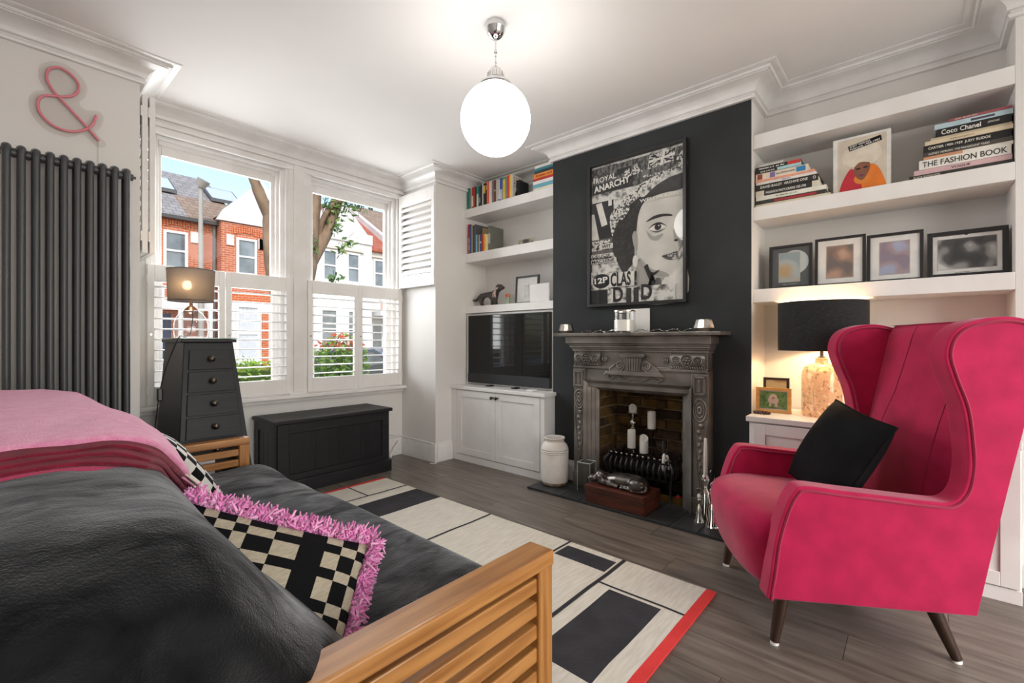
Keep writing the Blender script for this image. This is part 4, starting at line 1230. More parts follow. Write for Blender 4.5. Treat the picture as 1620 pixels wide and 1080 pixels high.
# ================================================================ POSTER ON THE CHIMNEY BREAST
po = thing('framed_poster', 'large black-framed monochrome punk collage poster with a woman\'s face above the mantel', 'poster', (3.13, 1.56, 1.418))
PY0, PY1, PZ0, PZ1 = 1.946, 1.170, 1.418, 2.536
b = MB(); fw = .022
b.box(3.108, XC - .001, PY0 - fw, PY0, PZ0, PZ1).box(3.108, XC - .001, PY1, PY1 + fw, PZ0, PZ1).box(3.108, XC - .001, PY1 + fw, PY0 - fw, PZ0, PZ0 + fw).box(3.108, XC - .001, PY1 + fw, PY0 - fw, PZ1 - fw, PZ1)
b.build('frame', FRB, po, bevel=.002)
GREY = mat('collage_grey', '#6f6e6b', .8, col2='#2b2a29', scale=9, stretch=(1, 6, 3), detail=6, lo=.4, hi=.58)
PALE = mat('collage_pale', '#cfcdc6', .8, col2='#4a4947', scale=22, detail=8, lo=.46, hi=.66)
SPECK = mat('collage_speckle', '#cfcdc6', .8, col2='#2a2928', scale=60, detail=4, lo=.48, hi=.56)
SKIN = mat('halftone_skin', '#cfccc3', .8, col2='#bdbab1', scale=6, detail=3)
HAIR = mat('halftone_hair', '#1d1c1c', .8, col2='#34322f', scale=40, detail=4, lo=.45, hi=.7)
INK, MID, LIGHT, SHADE = '#191918', '#5d5b58', '#dad7cf', '#a09d96'
W, Hh = PY0 - PY1 - 2 * fw, PZ1 - PZ0 - 2 * fw
S = spline
layers = [(PALE, rect(0, 1, 0, 1)), (GREY, rect(0, 1, .80, .985)), (INK, rect(0, .46, .905, .945)), (GREY, rect(.02, .30, .87, .99)), (INK, rect(0, .26, .47, .74)), (MID, rect(0, .3, .36, .47)),
    (LIGHT, [(.05, .73), (.12, .735), (.19, .57), (.12, .56)]), (LIGHT, [(0, .66), (.03, .66), (.09, .47), (.0, .47)]), (LIGHT, rect(.20, .24, .70, .74)), (SPECK, rect(.0, .22, .39, .46)),
    # background behind the head
    (SPECK, S([(.26, .45), (.22, .62), (.34, .70), (.55, .80), (1.0, .875), (1.0, .84), (.8, .80), (.55, .72), (.38, .62), (.32, .5)], 4, True)),
    (HAIR, S([(1, .835), (.86, .83), (.70, .79), (.56, .72), (.42, .66), (.30, .56), (.24, .42), (.30, .30), (.38, .20), (.44, .24), (.50, .30), (.52, .50), (.60, .66), (1, .71)], 4)),
    (PALE, S([(.56, .735), (.70, .80), (.86, .835), (1, .845), (1, .815), (.86, .80), (.72, .765), (.60, .71)], 4, True)),
    # neck, jaw, face, ear
    (SHADE, S([(.52, .30), (.50, .16), (.46, 0), (1, 0), (1, .25), (.80, .16), (.68, .18)], 4)), (LIGHT, S([(.86, 0), (.78, .10), (.84, .17), (1, .26), (1, 0)], 4)), (MID, S([(.66, .0), (.70, .12), (.76, .16), (.78, .08), (.76, 0)], 4)),
    (SKIN, S([(1, .70), (.80, .705), (.62, .68), (.545, .60), (.525, .48), (.53, .38), (.565, .28), (.62, .21), (.70, .165), (.79, .15), (.86, .16), (.92, .20), (.945, .25), (.935, .29), (.955, .33), (.94, .36), (.985, .40), (1, .44)], 4)),
    (SHADE, S([(.53, .46), (.50, .49), (.475, .46), (.485, .40), (.51, .36), (.535, .38)], 4, True)), (LIGHT, ell(.505, .28, .028, .042)), (LIGHT, rect(.500, .508, .30, .37)),
    (SHADE, S([(.56, .30), (.60, .22), (.70, .17), (.79, .152), (.86, .16), (.80, .19), (.68, .215), (.60, .27)], 4, True)), (SHADE, S([(.90, .46), (.945, .40), (.985, .40), (.93, .375), (.905, .39)], 4, True)),
    (SHADE, S([(.63, .475), (.70, .43), (.80, .44), (.74, .40), (.66, .42)], 4, True)),
    # eye, brow, mouth
    (INK, S([(.62, .535), (.70, .565), (.80, .57), (.88, .555), (.88, .545), (.80, .552), (.70, .545)], 4, True)), (LIGHT, S([(.655, .485), (.70, .51), (.77, .512), (.825, .482), (.76, .465), (.70, .467)], 4, True)),
    (INK, S([(.645, .482), (.70, .513), (.77, .517), (.835, .484), (.77, .505), (.70, .502)], 4, True)), (INK, ell(.745, .489, .034, .022)), (LIGHT, ell(.755, .496, .007, .005)), (MID, S([(.66, .476), (.74, .452), (.82, .474), (.74, .462)], 4, True)),
    (INK, ell(.925, .383, .020, .007)), (MID, S([(.785, .292), (.86, .302), (.935, .312), (.94, .292), (.91, .262), (.85, .262)], 4, True)), (INK, S([(.775, .292), (.86, .291), (.945, .296), (.86, .283)], 4, True)),
    (PALE, S([(.84, .29), (.88, .30), (.94, .305), (.97, .315), (.96, .27), (.90, .262)], 4, True)),
    # small dancing figure
    (INK, S([(.60, .235), (.64, .25), (.66, .21), (.70, .19), (.76, .205), (.72, .175), (.68, .17), (.68, .12), (.65, .08), (.60, .03), (.66, .03), (.70, .09), (.72, .13), (.66, .14)], 4)),
    # flag, stamp, labels
    (SPECK, [(.64, .885), (.90, .90), (.93, .985), (.66, .975)]), (INK, [(.655, .895), (.675, .895), (.92, .975), (.90, .98)]), (INK, [(.88, .905), (.90, .91), (.69, .97), (.67, .965)]), (LIGHT, [(.765, .89), (.795, .89), (.825, .985), (.795, .985)]), (LIGHT, [(.65, .925), (.91, .935), (.915, .95), (.655, .94)]),
    (SPECK, S([(.38, .90), (.44, .93), (.46, .89), (.52, .95), (.56, .90), (.60, .885), (.52, .875), (.42, .875)], 4, True)),
    (LIGHT, rect(.10, .26, .395, .43)), (INK, rect(.02, .48, .80, .868)), (LIGHT, rect(0, .26, .335, .362)), (LIGHT, rect(0, .30, .295, .325)), (PALE, rect(0, .24, .105, .235)), (INK, ell(.125, .165, .105, .052)), (INK, rect(.0, .22, .0, .10)), (LIGHT, rect(.22, .50, .115, .215)), (PALE, rect(.2, .92, .0, .105)),
    (SPECK, [(.30, .655), (.38, .70), (.46, .65), (.40, .60), (.37, .57), (.33, .60)]), (SPECK, rect(.58, 1.0, .835, .85)), (SPECK, S([(.96, .87), (.93, .90), (.96, .93), (1, .95), (1, .86)], 3))]
facing_print(po, (3.1405, PY0 - fw, PZ0 + fw), W, Hh, layers)
def ptext(mb, s, s0, t0, w, h, bold=.02, rot=0.0):
    r = Vector((0, -math.cos(rot), math.sin(rot))); u = Vector((0, math.sin(rot), math.cos(rot)))
    put_text(mb, s, (3.1405 - .00025 * (len(layers) + 3), PY0 - fw - s0 * W, PZ0 + fw + t0 * Hh), r, u, w * W, h * Hh, bold)
b = MB()
ptext(b, 'ROYAL', .06, .875, .24, .038, .01, .05); ptext(b, 'ANARCHY', .04, .808, .42, .048, .03, .08); ptext(b, '12P', .045, .145, .16, .042, .03, .08); ptext(b, 'WELLPRAISED', .56, .672, .42, .022, .02)
ptext(b, 'I', .03, .88, .015, .04)
b.build('white_lettering', colm('#e6e3db', .75), po)
b = MB()
ptext(b, 'NEW YORK', .66, .836, .30, .016, .01, .03); ptext(b, 'WIT', .13, .40, .11, .024); ptext(b, 'CRUCIE', .01, .338, .22, .020, .01); ptext(b, 'TRASH', .005, .322, .24, .016, .02); ptext(b, 'MACHINE', .01, .297, .27, .024, .01)
ptext(b, 'CLAS', .235, .118, .23, .098, .03); ptext(b, 'D', .265, .008, .115, .105, .03); ptext(b, 'D', .575, .012, .115, .105, .03); ptext(b, 'I', .415, .0, .055, .10, .02); ptext(b, 'I', .495, .0, .055, .10, .02); ptext(b, '!', .505, .115, .025, .10, .02); ptext(b, 'OFF', .86, .268, .09, .03, .01, .15)
b.build('black_lettering', colm('#191918', .75), po)
MB().box(3.1225, 3.1240, PY1 + fw, PY0 - fw, PZ0 + fw, PZ1 - fw).build('glazing', glass_mat('poster_glass', '#ffffff', .05), po)

# ================================================================ PENDANT LAMP
pl = thing('pendant_lamp', 'round opal globe pendant lamp on a chrome rod under the ceiling', 'pendant lamp', (1.722, 1.630, H))
MB().lathe([(.0005, -.082), (.012, -.080), (.030, -.070), (.044, -.052), (.050, -.034), (.052, -.030), (.050, -.026), (.050, 0), (.0005, 0)], n=32).build('ceiling_rose', CHROME, pl, smooth=40, local=True)
MB().cyl((0, 0, -.082), (0, 0, -.17), .0045, n=10).cyl((0, 0, -.135), (0, 0, -.15), .008, n=12).cyl((0, 0, -.17), (0, 0, -.235), .003, n=8).ball((0, 0, -.20), .007, 10, 6).ball((0, 0, -.222), .009, 10, 6).build('rod', CHROME, pl, smooth=40, local=True)
GZ = -.495
MB().lathe([(.008, -.228), (.030, -.236), (.040, -.252), (.042, -.285), (.048, -.290), (.052, -.297), (.080, -.312), (.088, -.326), (.086, -.334), (.0005, -.334)], n=32).build('gallery', CHROME, pl, smooth=30, local=True)
b = MB()
for k in range(14):
    a = 2 * math.pi * k / 14
    b.box(.0405 * math.cos(a) - .003, .0405 * math.cos(a) + .003, .0405 * math.sin(a) - .003, .0405 * math.sin(a) + .003, -.283, -.258)
b.build('vent_slot', INKW, pl, local=True)
gm = mat('opal_globe_glow', '#ffffff', .25, emit='#fffdfa', estr=8.5)
MB().ball((0, 0, GZ), .180, 48, 32).build('globe', gm, pl, smooth=180, local=True)

# ================================================================ LAMP IN THE ALCOVE (black drum shade, speckled bottle)
def speckle_glass(name):
    m = bpy.data.materials.new(name); m.use_nodes = True; nt = m.node_tree
    b = nt.nodes['Principled BSDF']; out = nt.nodes['Material Output']
    b.inputs['Roughness'].default_value = .12; b.inputs['Metallic'].default_value = .25
    tc = nt.nodes.new('ShaderNodeTexCoord'); n = nt.nodes.new('ShaderNodeTexNoise'); n.inputs['Scale'].default_value = 55; n.inputs['Detail'].default_value = 3
    nt.links.new(tc.outputs['Object'], n.inputs['Vector'])
    r = nt.nodes.new('ShaderNodeValToRGB'); e = r.color_ramp.elements
    e[0].position = .37; e[0].color = lin('#5f3726'); e[1].position = .43; e[1].color = lin('#e2bf98')
    e2 = e.new(.60); e2.color = lin('#dcb38f'); e3 = e.new(.70); e3.color = lin('#fbe9cf')
    nt.links.new(n.outputs['Fac'], r.inputs['Fac']); nt.links.new(r.outputs[0], b.inputs['Base Color'])
    t = nt.nodes.new('ShaderNodeBsdfTransparent'); t.inputs[0].default_value = lin('#fbefdf')
    mx = nt.nodes.new('ShaderNodeMixShader'); mx.inputs[0].default_value = .55
    nt.links.new(t.outputs[0], mx.inputs[1]); nt.links.new(b.outputs[0], mx.inputs[2]); nt.links.new(mx.outputs[0], out.inputs[0])
    return m
def point(name, loc, w, col, r=.03):
    d = bpy.data.lights.new(name, 'POINT'); d.energy = w; d.color = col; d.shadow_soft_size = r
    o = bpy.data.objects.new(name, d); COL.objects.link(o); o.location = loc
    return o
LX, LY, LZ = 3.235, .418, .7125
lp = thing('table_lamp', 'table lamp with a wide black drum shade and speckled amber glass bottle base', 'lamp', (LX, LY, LZ))
MB().lathe([(.098, 0), (.102, .006), (.103, .22), (.100, .255), (.085, .288), (.060, .304), (.034, .310), (.032, .335), (.035, .340), (.030, .343), (.0005, .343)], n=40).build('bottle_base', speckle_glass('speckled_amber_glass'), lp, smooth=40, local=True)
MB().lathe([(.020, .338), (.020, .348), (.009, .352), (.009, .40), (.0005, .40)], n=16).build('stem', IRON2, lp, smooth=40, local=True)
MB().tube(spline([(0, 0, .34), (-.01, .02, .25), (-.02, .04, .12), (0, .03, .02)], 8), .002, 6).build('cord', BLKP, lp, local=True)
b = MB(); b.m = 0
b.lathe([(.224, .384), (.224, .668)], n=56, caps=False)
b.m = 1
b.lathe([(.221, .668), (.221, .384)], n=56, caps=False)
b.m = 0
b.lathe([(.221, .668), (.224, .668)], n=56, caps=False).lathe([(.221, .384), (.224, .384)], n=56, caps=False)
b.build('shade', [mat('black_linen', '#161617', .9, col2='#29292a', scale=40, stretch=(1, 1, 6), bump=.2, bscale=200), mat('shade_lining', '#f1e3cc', .8)], lp, smooth=60, local=True, normals=False)
b = MB()
for a in (0, 2.09, 4.19):
    b.cyl((0, 0, .40), (.222 * math.cos(a), .222 * math.sin(a), .40), .0018, n=6)
b.build('spider', IRON2, lp, local=True)
MB().ball((0, 0, .445), .026, 16, 12, (1, 1, 1.25)).build('bulb', mat('warm_bulb', '#fff2da', .3, emit='#ffcf94', estr=18), lp, smooth=180, local=True)
point('alcove_lamp_bulb_light', (LX, LY, LZ + .49), 6.5, (1.0, .74, .47), .035)

# ================================================================ TAPERED DRAWER CHEST WITH LAMP
dc = thing('drawer_chest', 'tall tapering black chest of drawers with a glass top under the window', 'chest of drawers', (.90, 3.42, 0))
def at_t(z):      # footprint of the tapering carcass at height z
    t = 1 - z / 1.165
    return (.756 - .085 * t, 1.014 + .105 * t, 3.262 - .185 * t, 3.70 + .02 * t)
b = MB()
b.frustum(at_t(.06), at_t(1.145), .06, 1.145)
f0 = at_t(.0); b.box(f0[0] - .012, f0[1] + .012, f0[2] - .012, f0[3], 0, .062)
b.build('carcass', BLACKWOOD, dc, bevel=.004)
MB().box(.738, 1.032, 3.240, 3.712, 1.145, 1.166).build('top', BLACKWOOD, dc, bevel=.004)
MB().box(.734, 1.036, 3.236, 3.716, 1.1665, 1.1725).build('glass_top', mat('green_edge_glass', '#9cb8ae', .08, coat=.5), dc)
for i, (z0, z1) in enumerate(((.982, 1.098), (.848, .968), (.712, .834), (.576, .698), (.44, .562), (.30, .426), (.16, .286))):
    fa, fb_ = at_t(z0), at_t(z1)
    g = .028
    b = MB()
    b.add([(fa[0] + g, fa[2] - .012, z0), (fa[1] - g, fa[2] - .012, z0), (fb_[1] - g, fb_[2] - .012, z1), (fb_[0] + g, fb_[2] - .012, z1),
           (fa[0] + g, fa[2] + .01, z0), (fa[1] - g, fa[2] + .01, z0), (fb_[1] - g, fb_[2] + .01, z1), (fb_[0] + g, fb_[2] + .01, z1)],
          [(0, 1, 2, 3), (7, 6, 5, 4), (0, 4, 5, 1), (1, 5, 6, 2), (2, 6, 7, 3), (3, 7, 4, 0)])
    d_ = b.build('drawer', BLACKWOODH, dc, bevel=.002)
    k = MB(); zm = (z0 + z1) / 2 + .006; ym = (fa[2] + fb_[2]) / 2 - .012
    k.M = Matrix.Translation(((fa[0] + fa[1]) / 2, ym, zm)) @ Matrix.Rotation(math.radians(90), 4, 'X')
    k.lathe([(.011, 0), (.008, .006), (.007, .014), (.017, .019), (.019, .026), (.013, .033), (.008, .035), (.0005, .037)], n=20, flute=.03, nf=10)
    k.build('knob', BRASSK, d_, smooth=40)
tl = thing('table_lamp', 'small table lamp with a glowing grey drum shade and clear glass base', 'lamp', (.838, 3.45, 1.173))
MB().lathe([(.080, 0), (.088, .006), (.092, .04), (.090, .09), (.080, .125), (.060, .155), (.035, .175), (.022, .182), (.021, .190)], n=36, caps=False).build('glass_base', glass_mat('lamp_glass', '#ffffff', .16), tl, smooth=60, local=True)
MB().lathe([(.086, .0005), (.086, .005), (.0005, .005)], n=36).build('base_disc', glass_mat('lamp_glass', '#ffffff', .16), tl, smooth=40, local=True)
MB().lathe([(.040, .172), (.030, .186), (.018, .198), (.009, .204), (.008, .24), (.0005, .24)], n=24).build('fitting', mat('copper_brown', '#7a5a49', .35, .6), tl, smooth=40, local=True)
def shade_mat(name, col, tr_):
    m = bpy.data.materials.new(name); m.use_nodes = True; nt = m.node_tree; b = nt.nodes['Principled BSDF']; out = nt.nodes['Material Output']
    tc = nt.nodes.new('ShaderNodeTexCoord'); mp = nt.nodes.new('ShaderNodeMapping'); mp.inputs['Scale'].default_value = (1, 1, 3)
    n = nt.nodes.new('ShaderNodeTexNoise'); n.inputs['Scale'].default_value = 150; nt.links.new(tc.outputs['Object'], mp.inputs[0]); nt.links.new(mp.outputs[0], n.inputs['Vector'])
    r = nt.nodes.new('ShaderNodeValToRGB'); r.color_ramp.elements[0].color = lin(col); r.color_ramp.elements[1].color = lin('#6a615a'); nt.links.new(n.outputs['Fac'], r.inputs[0])
    nt.links.new(r.outputs[0], b.inputs['Base Color']); b.inputs['Roughness'].default_value = .9
    t = nt.nodes.new('ShaderNodeBsdfTranslucent'); nt.links.new(r.outputs[0], t.inputs[0])
    mx = nt.nodes.new('ShaderNodeMixShader'); mx.inputs[0].default_value = tr_
    tp = nt.nodes.new('ShaderNodeBsdfTransparent'); m2 = nt.nodes.new('ShaderNodeMixShader'); m2.inputs[0].default_value = .03     # open weave
    nt.links.new(b.outputs[0], mx.inputs[1]); nt.links.new(t.outputs[0], mx.inputs[2])
    nt.links.new(mx.outputs[0], m2.inputs[1]); nt.links.new(tp.outputs[0], m2.inputs[2]); nt.links.new(m2.outputs[0], out.inputs[0])
    return m
b = MB().lathe([(.122, .232), (.128, .428)], n=48, caps=False)
b.build('shade', shade_mat('grey_linen_shade', '#4b443f', .6), tl, smooth=60, local=True)
MB().lathe([(.1215, .230), (.1235, .230), (.1235, .236), (.1215, .236)], n=48, caps=False).lathe([(.1275, .425), (.1295, .425), (.1295, .430), (.1275, .430)], n=48, caps=False).build('shade_rim', mat('dark_rim', '#4a443f', .7), tl, local=True)
b = MB()
for a in (0, 2.09, 4.19):
    b.cyl((0, 0, .24), (.122 * math.cos(a), .122 * math.sin(a), .24), .0015, n=6)
b.build('spider', IRON2, tl, local=True)
MB().ball((-.035, -.060, .325), .024, 16, 12, (1, 1, 1.2)).build('bulb', mat('warm_bulb_small', '#fff2da', .3, emit='#ffd9a6', estr=30), tl, smooth=180, local=True)
point('window_lamp_bulb_light', (  .838 - .033, 3.45 - .062, 1.173 + .325), 7.0, (1.0, .78, .52), .026)
cdp = spline([(.842, 3.425, 1.352), (.832, 3.400, 1.26), (.812, 3.36, 1.20), (.77, 3.30, 1.1775), (.728, 3.235, 1.178), (.700, 3.25, 1.10), (.672, 3.30, .98), (.655, 3.33, .86), (.640, 3.34, .72), (.632, 3.345, .60), (.628, 3.35, .30), (.63, 3.36, .012)], 8)
MB().tube(cdp, .0032, 6).build('cord', BLKP, tl, smooth=60)
MB().box(.640, .668, 3.322, 3.346, .80, .875).build('switch', BLKP, tl, bevel=.006)

# ================================================================ LONG BLACK CHEST
ch = thing('blanket_chest', 'long low black wooden blanket chest under the window', 'chest', (1.87, 3.75, 0))
x0, x1, y0, y1 = 1.395, 2.345, 3.545, 3.935
MB().box(x0, x1, y0, y1, .08, .528).build('body', BLACKWOODH, ch, bevel=.003)
b = MB()
# front rails and stiles
for (a, c, z0_, z1_) in ((x0, x0 + .085, .10, .528), (x1 - .065, x1, .10, .528), (x0 + .085, x1 - .065, .455, .528), (x0 + .085, x1 - .065, .10, .145)):
    b.box(a, c, y0 - .012, y0, z0_, z1_)
b.build('front_frame', BLACKWOODH, ch, bevel=.002)
for k in range(4):
    xa = x0 + .09 + k * .1985
    MB().box(xa, xa + .195, y0 - .004, y0 + .002, .147, .453).build('panel_board', BLACKWOOD, ch, bevel=.002)
b = MB()
for (a, c, z0_, z1_) in ((y0, y0 + .06, .10, .528), (y1 - .06, y1, .10, .528), (y0 + .06, y1 - .06, .46, .528), (y0 + .06, y1 - .06, .10, .16)):
    b.box(x0 - .012, x0, a, c, z0_, z1_).box(x1, x1 + .012, a, c, z0_, z1_)
b.build('side_frame', BLACKWOODH, ch, bevel=.002)
for k in range(3):
    ya = y0 + .063 + k * .089
    MB().box(x0 - .004, x0 + .002, ya, ya + .086, .162, .458).build('panel_board', BLACKWOOD, ch, bevel=.002)
MB().box(x0 - .022, x1 + .022, y0 - .030, y1, 0, .10).build('plinth', BLACKWOODH, ch, bevel=.006)
MB().box(x0 - .030, x1 + .030, y0 - .034, y1 + .01, .530, .560).build('lid', BLACKWOODH, ch, bevel=.008, seg=3)

# ================================================================ RADIATOR
ra = thing('column_radiator', 'tall anthracite column radiator on the wall beside the bay', 'radiator', (.275, 3.36, .25))
RT, RB = 2.105, .28
for i in range(10):
    x = .048 + i * .0505
    c = MB()
    for yy in (3.320, 3.385):
        c.tube(spline([(x, yy + .012, RB), (x, yy, RB + .03), (x, yy, RB + .2), (x, yy, RT - .2), (x, yy, RT - .03), (x, yy + .012, RT)], 4), .0150, 12)
    c.tube([(x, 3.322, RT - .004), (x, 3.35, RT + .004), (x, 3.386, RT - .004)], .0185, 12)
    c.tube([(x, 3.322, RB + .004), (x, 3.35, RB - .004), (x, 3.386, RB + .004)], .0185, 12)
    c.build('column', RADGREY, ra, smooth=50)
for z in (RT - .022, RB + .022):
    b = MB()
    b.cyl((.035, 3.35, z), (.515, 3.35, z), .019, n=14)
    for i in range(9):
        xx = .048 + (i + .5) * .0505
        b.cyl((xx - .007, 3.35, z), (xx + .007, 3.35, z), .023, n=14)
    b.build('header', RADGREY, ra, smooth=50)
for s_, xx in ((-1, .030), (1, .520)):
    MB().cyl((xx, 3.35, RT - .022), (xx + s_ * .014, 3.35, RT - .022), .020, n=6).cyl((xx + s_ * .012, 3.35, RT - .022), (xx + s_ * .026, 3.35, RT - .022), .008, n=10).build('end_plug', RADGREY, ra)
for xx in (.10, .46):
    MB().box(xx - .012, xx + .012, 3.37, YP, RT - .075, RT - .035).build('wall_bracket', RADGREY, ra)
MB().cyl((.52, 3.35, RB + .02), (.55, 3.35, RB + .02), .012).cyl((.55, 3.35, RB + .05), (.55, 3.35, 0.0), .009).ball((.55, 3.35, RB + .05), .020).build('valve', CHROME, ra, smooth=50)

# ================================================================ AMPERSAND NEON SIGN
ns = thing('neon_sign', 'pale pink unlit neon ampersand sign on clear backing', 'neon sign', (.275, YP, 2.28))
Y0 = YP - .022
amp = [(.397, 2.268), (.350, 2.325), (.295, 2.385), (.235, 2.450), (.207, 2.488), (.192, 2.530), (.200, 2.578), (.238, 2.606), (.282, 2.590), (.312, 2.552), (.310, 2.505), (.282, 2.470),
       (.235, 2.452), (.180, 2.432), (.160, 2.390), (.170, 2.335), (.212, 2.292), (.268, 2.280), (.325, 2.300), (.368, 2.345), (.386, 2.405)]
NEON = mat('pale_pink_tube', '#e0858f', .35)
MB().tube([(p.x, Y0, p.y) for p in spline([(a, c, 0) for a, c in amp], 7)], .0065, 10).build('tube', NEON, ns, smooth=60)
out = [(.43, 2.262), (.395, 2.235), (.362, 2.262), (.330, 2.285), (.27, 2.250), (.19, 2.262), (.138, 2.325), (.126, 2.395), (.148, 2.447), (.185, 2.470), (.163, 2.52), (.170, 2.595), (.235, 2.640), (.30, 2.622), (.345, 2.565), (.345, 2.500), (.318, 2.452), (.345, 2.425), (.40, 2.437), (.418, 2.40), (.404, 2.345), (.385, 2.310)]
MB().prism([(p.x, p.y) for p in spline([(a, c, 0) for a, c in out], 4, True)], 1, YP - .012, YP - .008).build('backing', glass_mat('acrylic', '#fdfcfb', .12), ns)
for a, c in ((.215, 2.60), (.165, 2.35), (.38, 2.30)):
    MB().cyl((a, YP - .016, c), (a, YP, c), .006, n=10).build('standoff', CHROME, ns)
MB().tube([(.397, Y0 + .004, 2.266), (.397, YP - .006, 2.25), (.397, YP - .006, 2.05)], .002, 6).build('cable', PLASTW, ns)
# ================================================================ RUG
rg = thing('rug', 'flat-woven rug of cream, charcoal and black blocks with red ends', 'rug', (1.4, 2.02, 0))
RX0, RX1, RY0, RY1 = 1.135, 2.182, .682, 3.358
b = MB()
LW = .009
xsr = sorted({RX0, 1.32, 1.885, 1.897, 1.903, 1.915, 1.836, 1.848, 2.005, 2.135, RX1})
ysr = sorted({RY0, .726, .815, 1.060, 1.128, 1.148, 1.160, 1.463, 1.475, 1.488, 2.103, 2.118, 2.622, 2.910, 3.030, 3.046, 3.322, RY1})
def rug_mat(x, y):
    if y < .726 or y > 3.322: return 2
    if 1.128 < y < 1.148 or 1.475 < y < 1.488 or 2.103 < y < 2.118 or 3.030 < y < 3.046: return 3
    if 1.836 < x < 1.848 and y > 3.046: return 3
    if 1.903 < x < 1.915 and y < 1.128: return 3
    if 2.622 < y < 2.910: return 1
    if .815 < y < 1.060 and 1.32 < x < 1.885: return 1
    if 1.160 < y < 1.463 and 2.005 < x < 2.135: return 1
    return 0
b = MB()
for i in range(len(xsr) - 1):
    for j in range(len(ysr) - 1):
        xa, xb_, ya, yb_ = xsr[i], xsr[i + 1], ysr[j], ysr[j + 1]
        b.m = rug_mat((xa + xb_) / 2, (ya + yb_) / 2)
        nx = max(1, int((xb_ - xa) / .12)); ny = max(1, int((yb_ - ya) / .12))
        z = .0095 if b.m != 3 else .0110
        for p in range(nx):
            for q in range(ny):
                X0, X1 = xa + (xb_ - xa) * p / nx, xa + (xb_ - xa) * (p + 1) / nx
                Y0_, Y1_ = ya + (yb_ - ya) * q / ny, ya + (yb_ - ya) * (q + 1) / ny
                def wv(x, y): return (x + .003 * wob(y * 9, x * 7) * (0 if x in (RX0,) else 1), y + .003 * wob(x * 11, y * 5), z)
                b.add([wv(X0, Y0_), wv(X1, Y0_), wv(X1, Y1_), wv(X0, Y1_)], [(0, 1, 2, 3)])
b.build('pile', [CREAMW, CHARW, REDW, mat('black_wool', '#28262a', .95, bump=.3, bscale=90)], rg, normals=False)
b = MB().box(RX0 + .002, RX1 - .002, RY0 + .046, RY1 - .038, .0005, .0085); b.m = 1
b.box(RX0 + .002, RX1 - .002, RY0 + .002, RY0 + .046, .0005, .0085).box(RX0 + .002, RX1 - .002, RY1 - .038, RY1 - .002, .0005, .0085)
b.build('backing', [CREAMW, REDW], rg)

# ================================================================ SOFA BED
sf = thing('sofa_bed', 'oak slatted sofa bed covered with a charcoal plush blanket', 'sofa', (.5, 1.9, 0))
def oak_arm(ya, yb, nm='arm'):
    """slatted arm: front and rear posts, broad top rail, horizontal slats; ya is the camera-side face"""
    t = MB().box(-.02, 1.022, ya, yb, .538, .580)
    arm = t.build(nm, OAK, sf, bevel=.007, seg=3)
    MB().box(.966, 1.024, ya + .006, yb - .006, .0, .574).build('front_post', OAKV, arm, bevel=.008, seg=3)
    MB().box(-.02, .04, ya + .006, yb - .006, .0, .538).build('rear_post', OAKV, arm, bevel=.006)
    for k in range(7):
        z1 = .515 - k * .062
        MB().box(.03, .975, ya + .018, yb - .022, z1 - .040, z1).build('slat', OAK, arm, bevel=.004)
    MB().box(1.0235, 1.0245, ya + .02, yb - .02, .50, .52).build('peg', OAK, arm)
oak_arm(.745, .832); oak_arm(2.985, 3.060)
MB().box(.10, 1.0, .85, 2.97, .14, .20).build('base_frame', OAK, sf, bevel=.004)
for k in range(10):
    MB().box(.12, .99, .90 + k * .215, .97 + k * .215, .20, .215).build('bed_slat', OAK, sf)
# seat mattress: rounded slab under the blanket, slightly puckered
def sofa_seat(u, v):
    # u runs round the cross-section (front bottom, over the top, to the back), v along y
    prof = SEATP
    k = min(len(prof) - 1.0001, u * (len(prof) - 1)); i = int(k); f = k - i
    x = prof[i][0] * (1 - f) + prof[i + 1][0] * f; z = prof[i][1] * (1 - f) + prof[i + 1][1] * f
    y = .838 + v * 2.142
    e = min(v, 1 - v) * 2.142
    rd = max(0, 1 - e / .10); z -= .10 * rd ** 3 * (1 if z > .35 else 0)
    wr = (.010 * wob(x * 9, y * 3.2) + .006 * math.sin(y * 16 + 3.5 * math.sin(x * 5) + x * 9) * min(1, max(0, (y - 1.9) / .5)))
    if z > .30: z += wr + .006 * wob(x * 4, y * 2.1, 2)
    else: x += wr * .8
    return (x, y, z)
SEATP = [(p.x, p.y) for p in spline([(1.06, .205, 0), (1.10, .235, 0), (1.118, .30, 0), (1.110, .37, 0), (1.075, .410, 0), (1.0, .424, 0), (.8, .424, 0), (.6, .415, 0), (.40, .41, 0), (.2, .40, 0), (.12, .33, 0), (.12, .22, 0)], 5)]
b = MB().grid(sofa_seat, 66, 110)
n_ = 67; m_ = 111
b.f.append([i * m_ for i in range(n_)]); b.mi.append(0)
b.f.append([i * m_ + m_ - 1 for i in range(n_)][::-1]); b.mi.append(0)
b.build('seat_mattress', PLUSH, sf, smooth=70)
# back mattress: reclining slab, the blanket falling over its near end
BACKP = [(p.x, p.y) for p in spline([(.56, .40, 0), (.515, .47, 0), (.45, .56, 0), (.37, .67, 0), (.29, .79, 0), (.245, .845, 0), (.19, .872, 0), (.10, .880, 0), (-.02, .878, 0), (-.12, .86, 0), (-.20, .80, 0), (-.25, .66, 0), (-.27, .45, 0), (-.28, .22, 0)], 6)]
def back_pt(u, v, off=0.0):
    k = min(len(BACKP) - 1.0001, max(0, u) * (len(BACKP) - 1)); i = int(k); f = k - i
    a, c = BACKP[i], BACKP[i + 1]
    x = a[0] * (1 - f) + c[0] * f; z = a[1] * (1 - f) + c[1] * f
    d = Vector((c[0] - a[0], c[1] - a[1])); nn = Vector((d.y, -d.x)).normalized() if d.length > 0 else Vector((0, 1))
    if nn.y < 0 and z > .8: nn = -nn
    return x, z, nn
BC = (.12, .50)
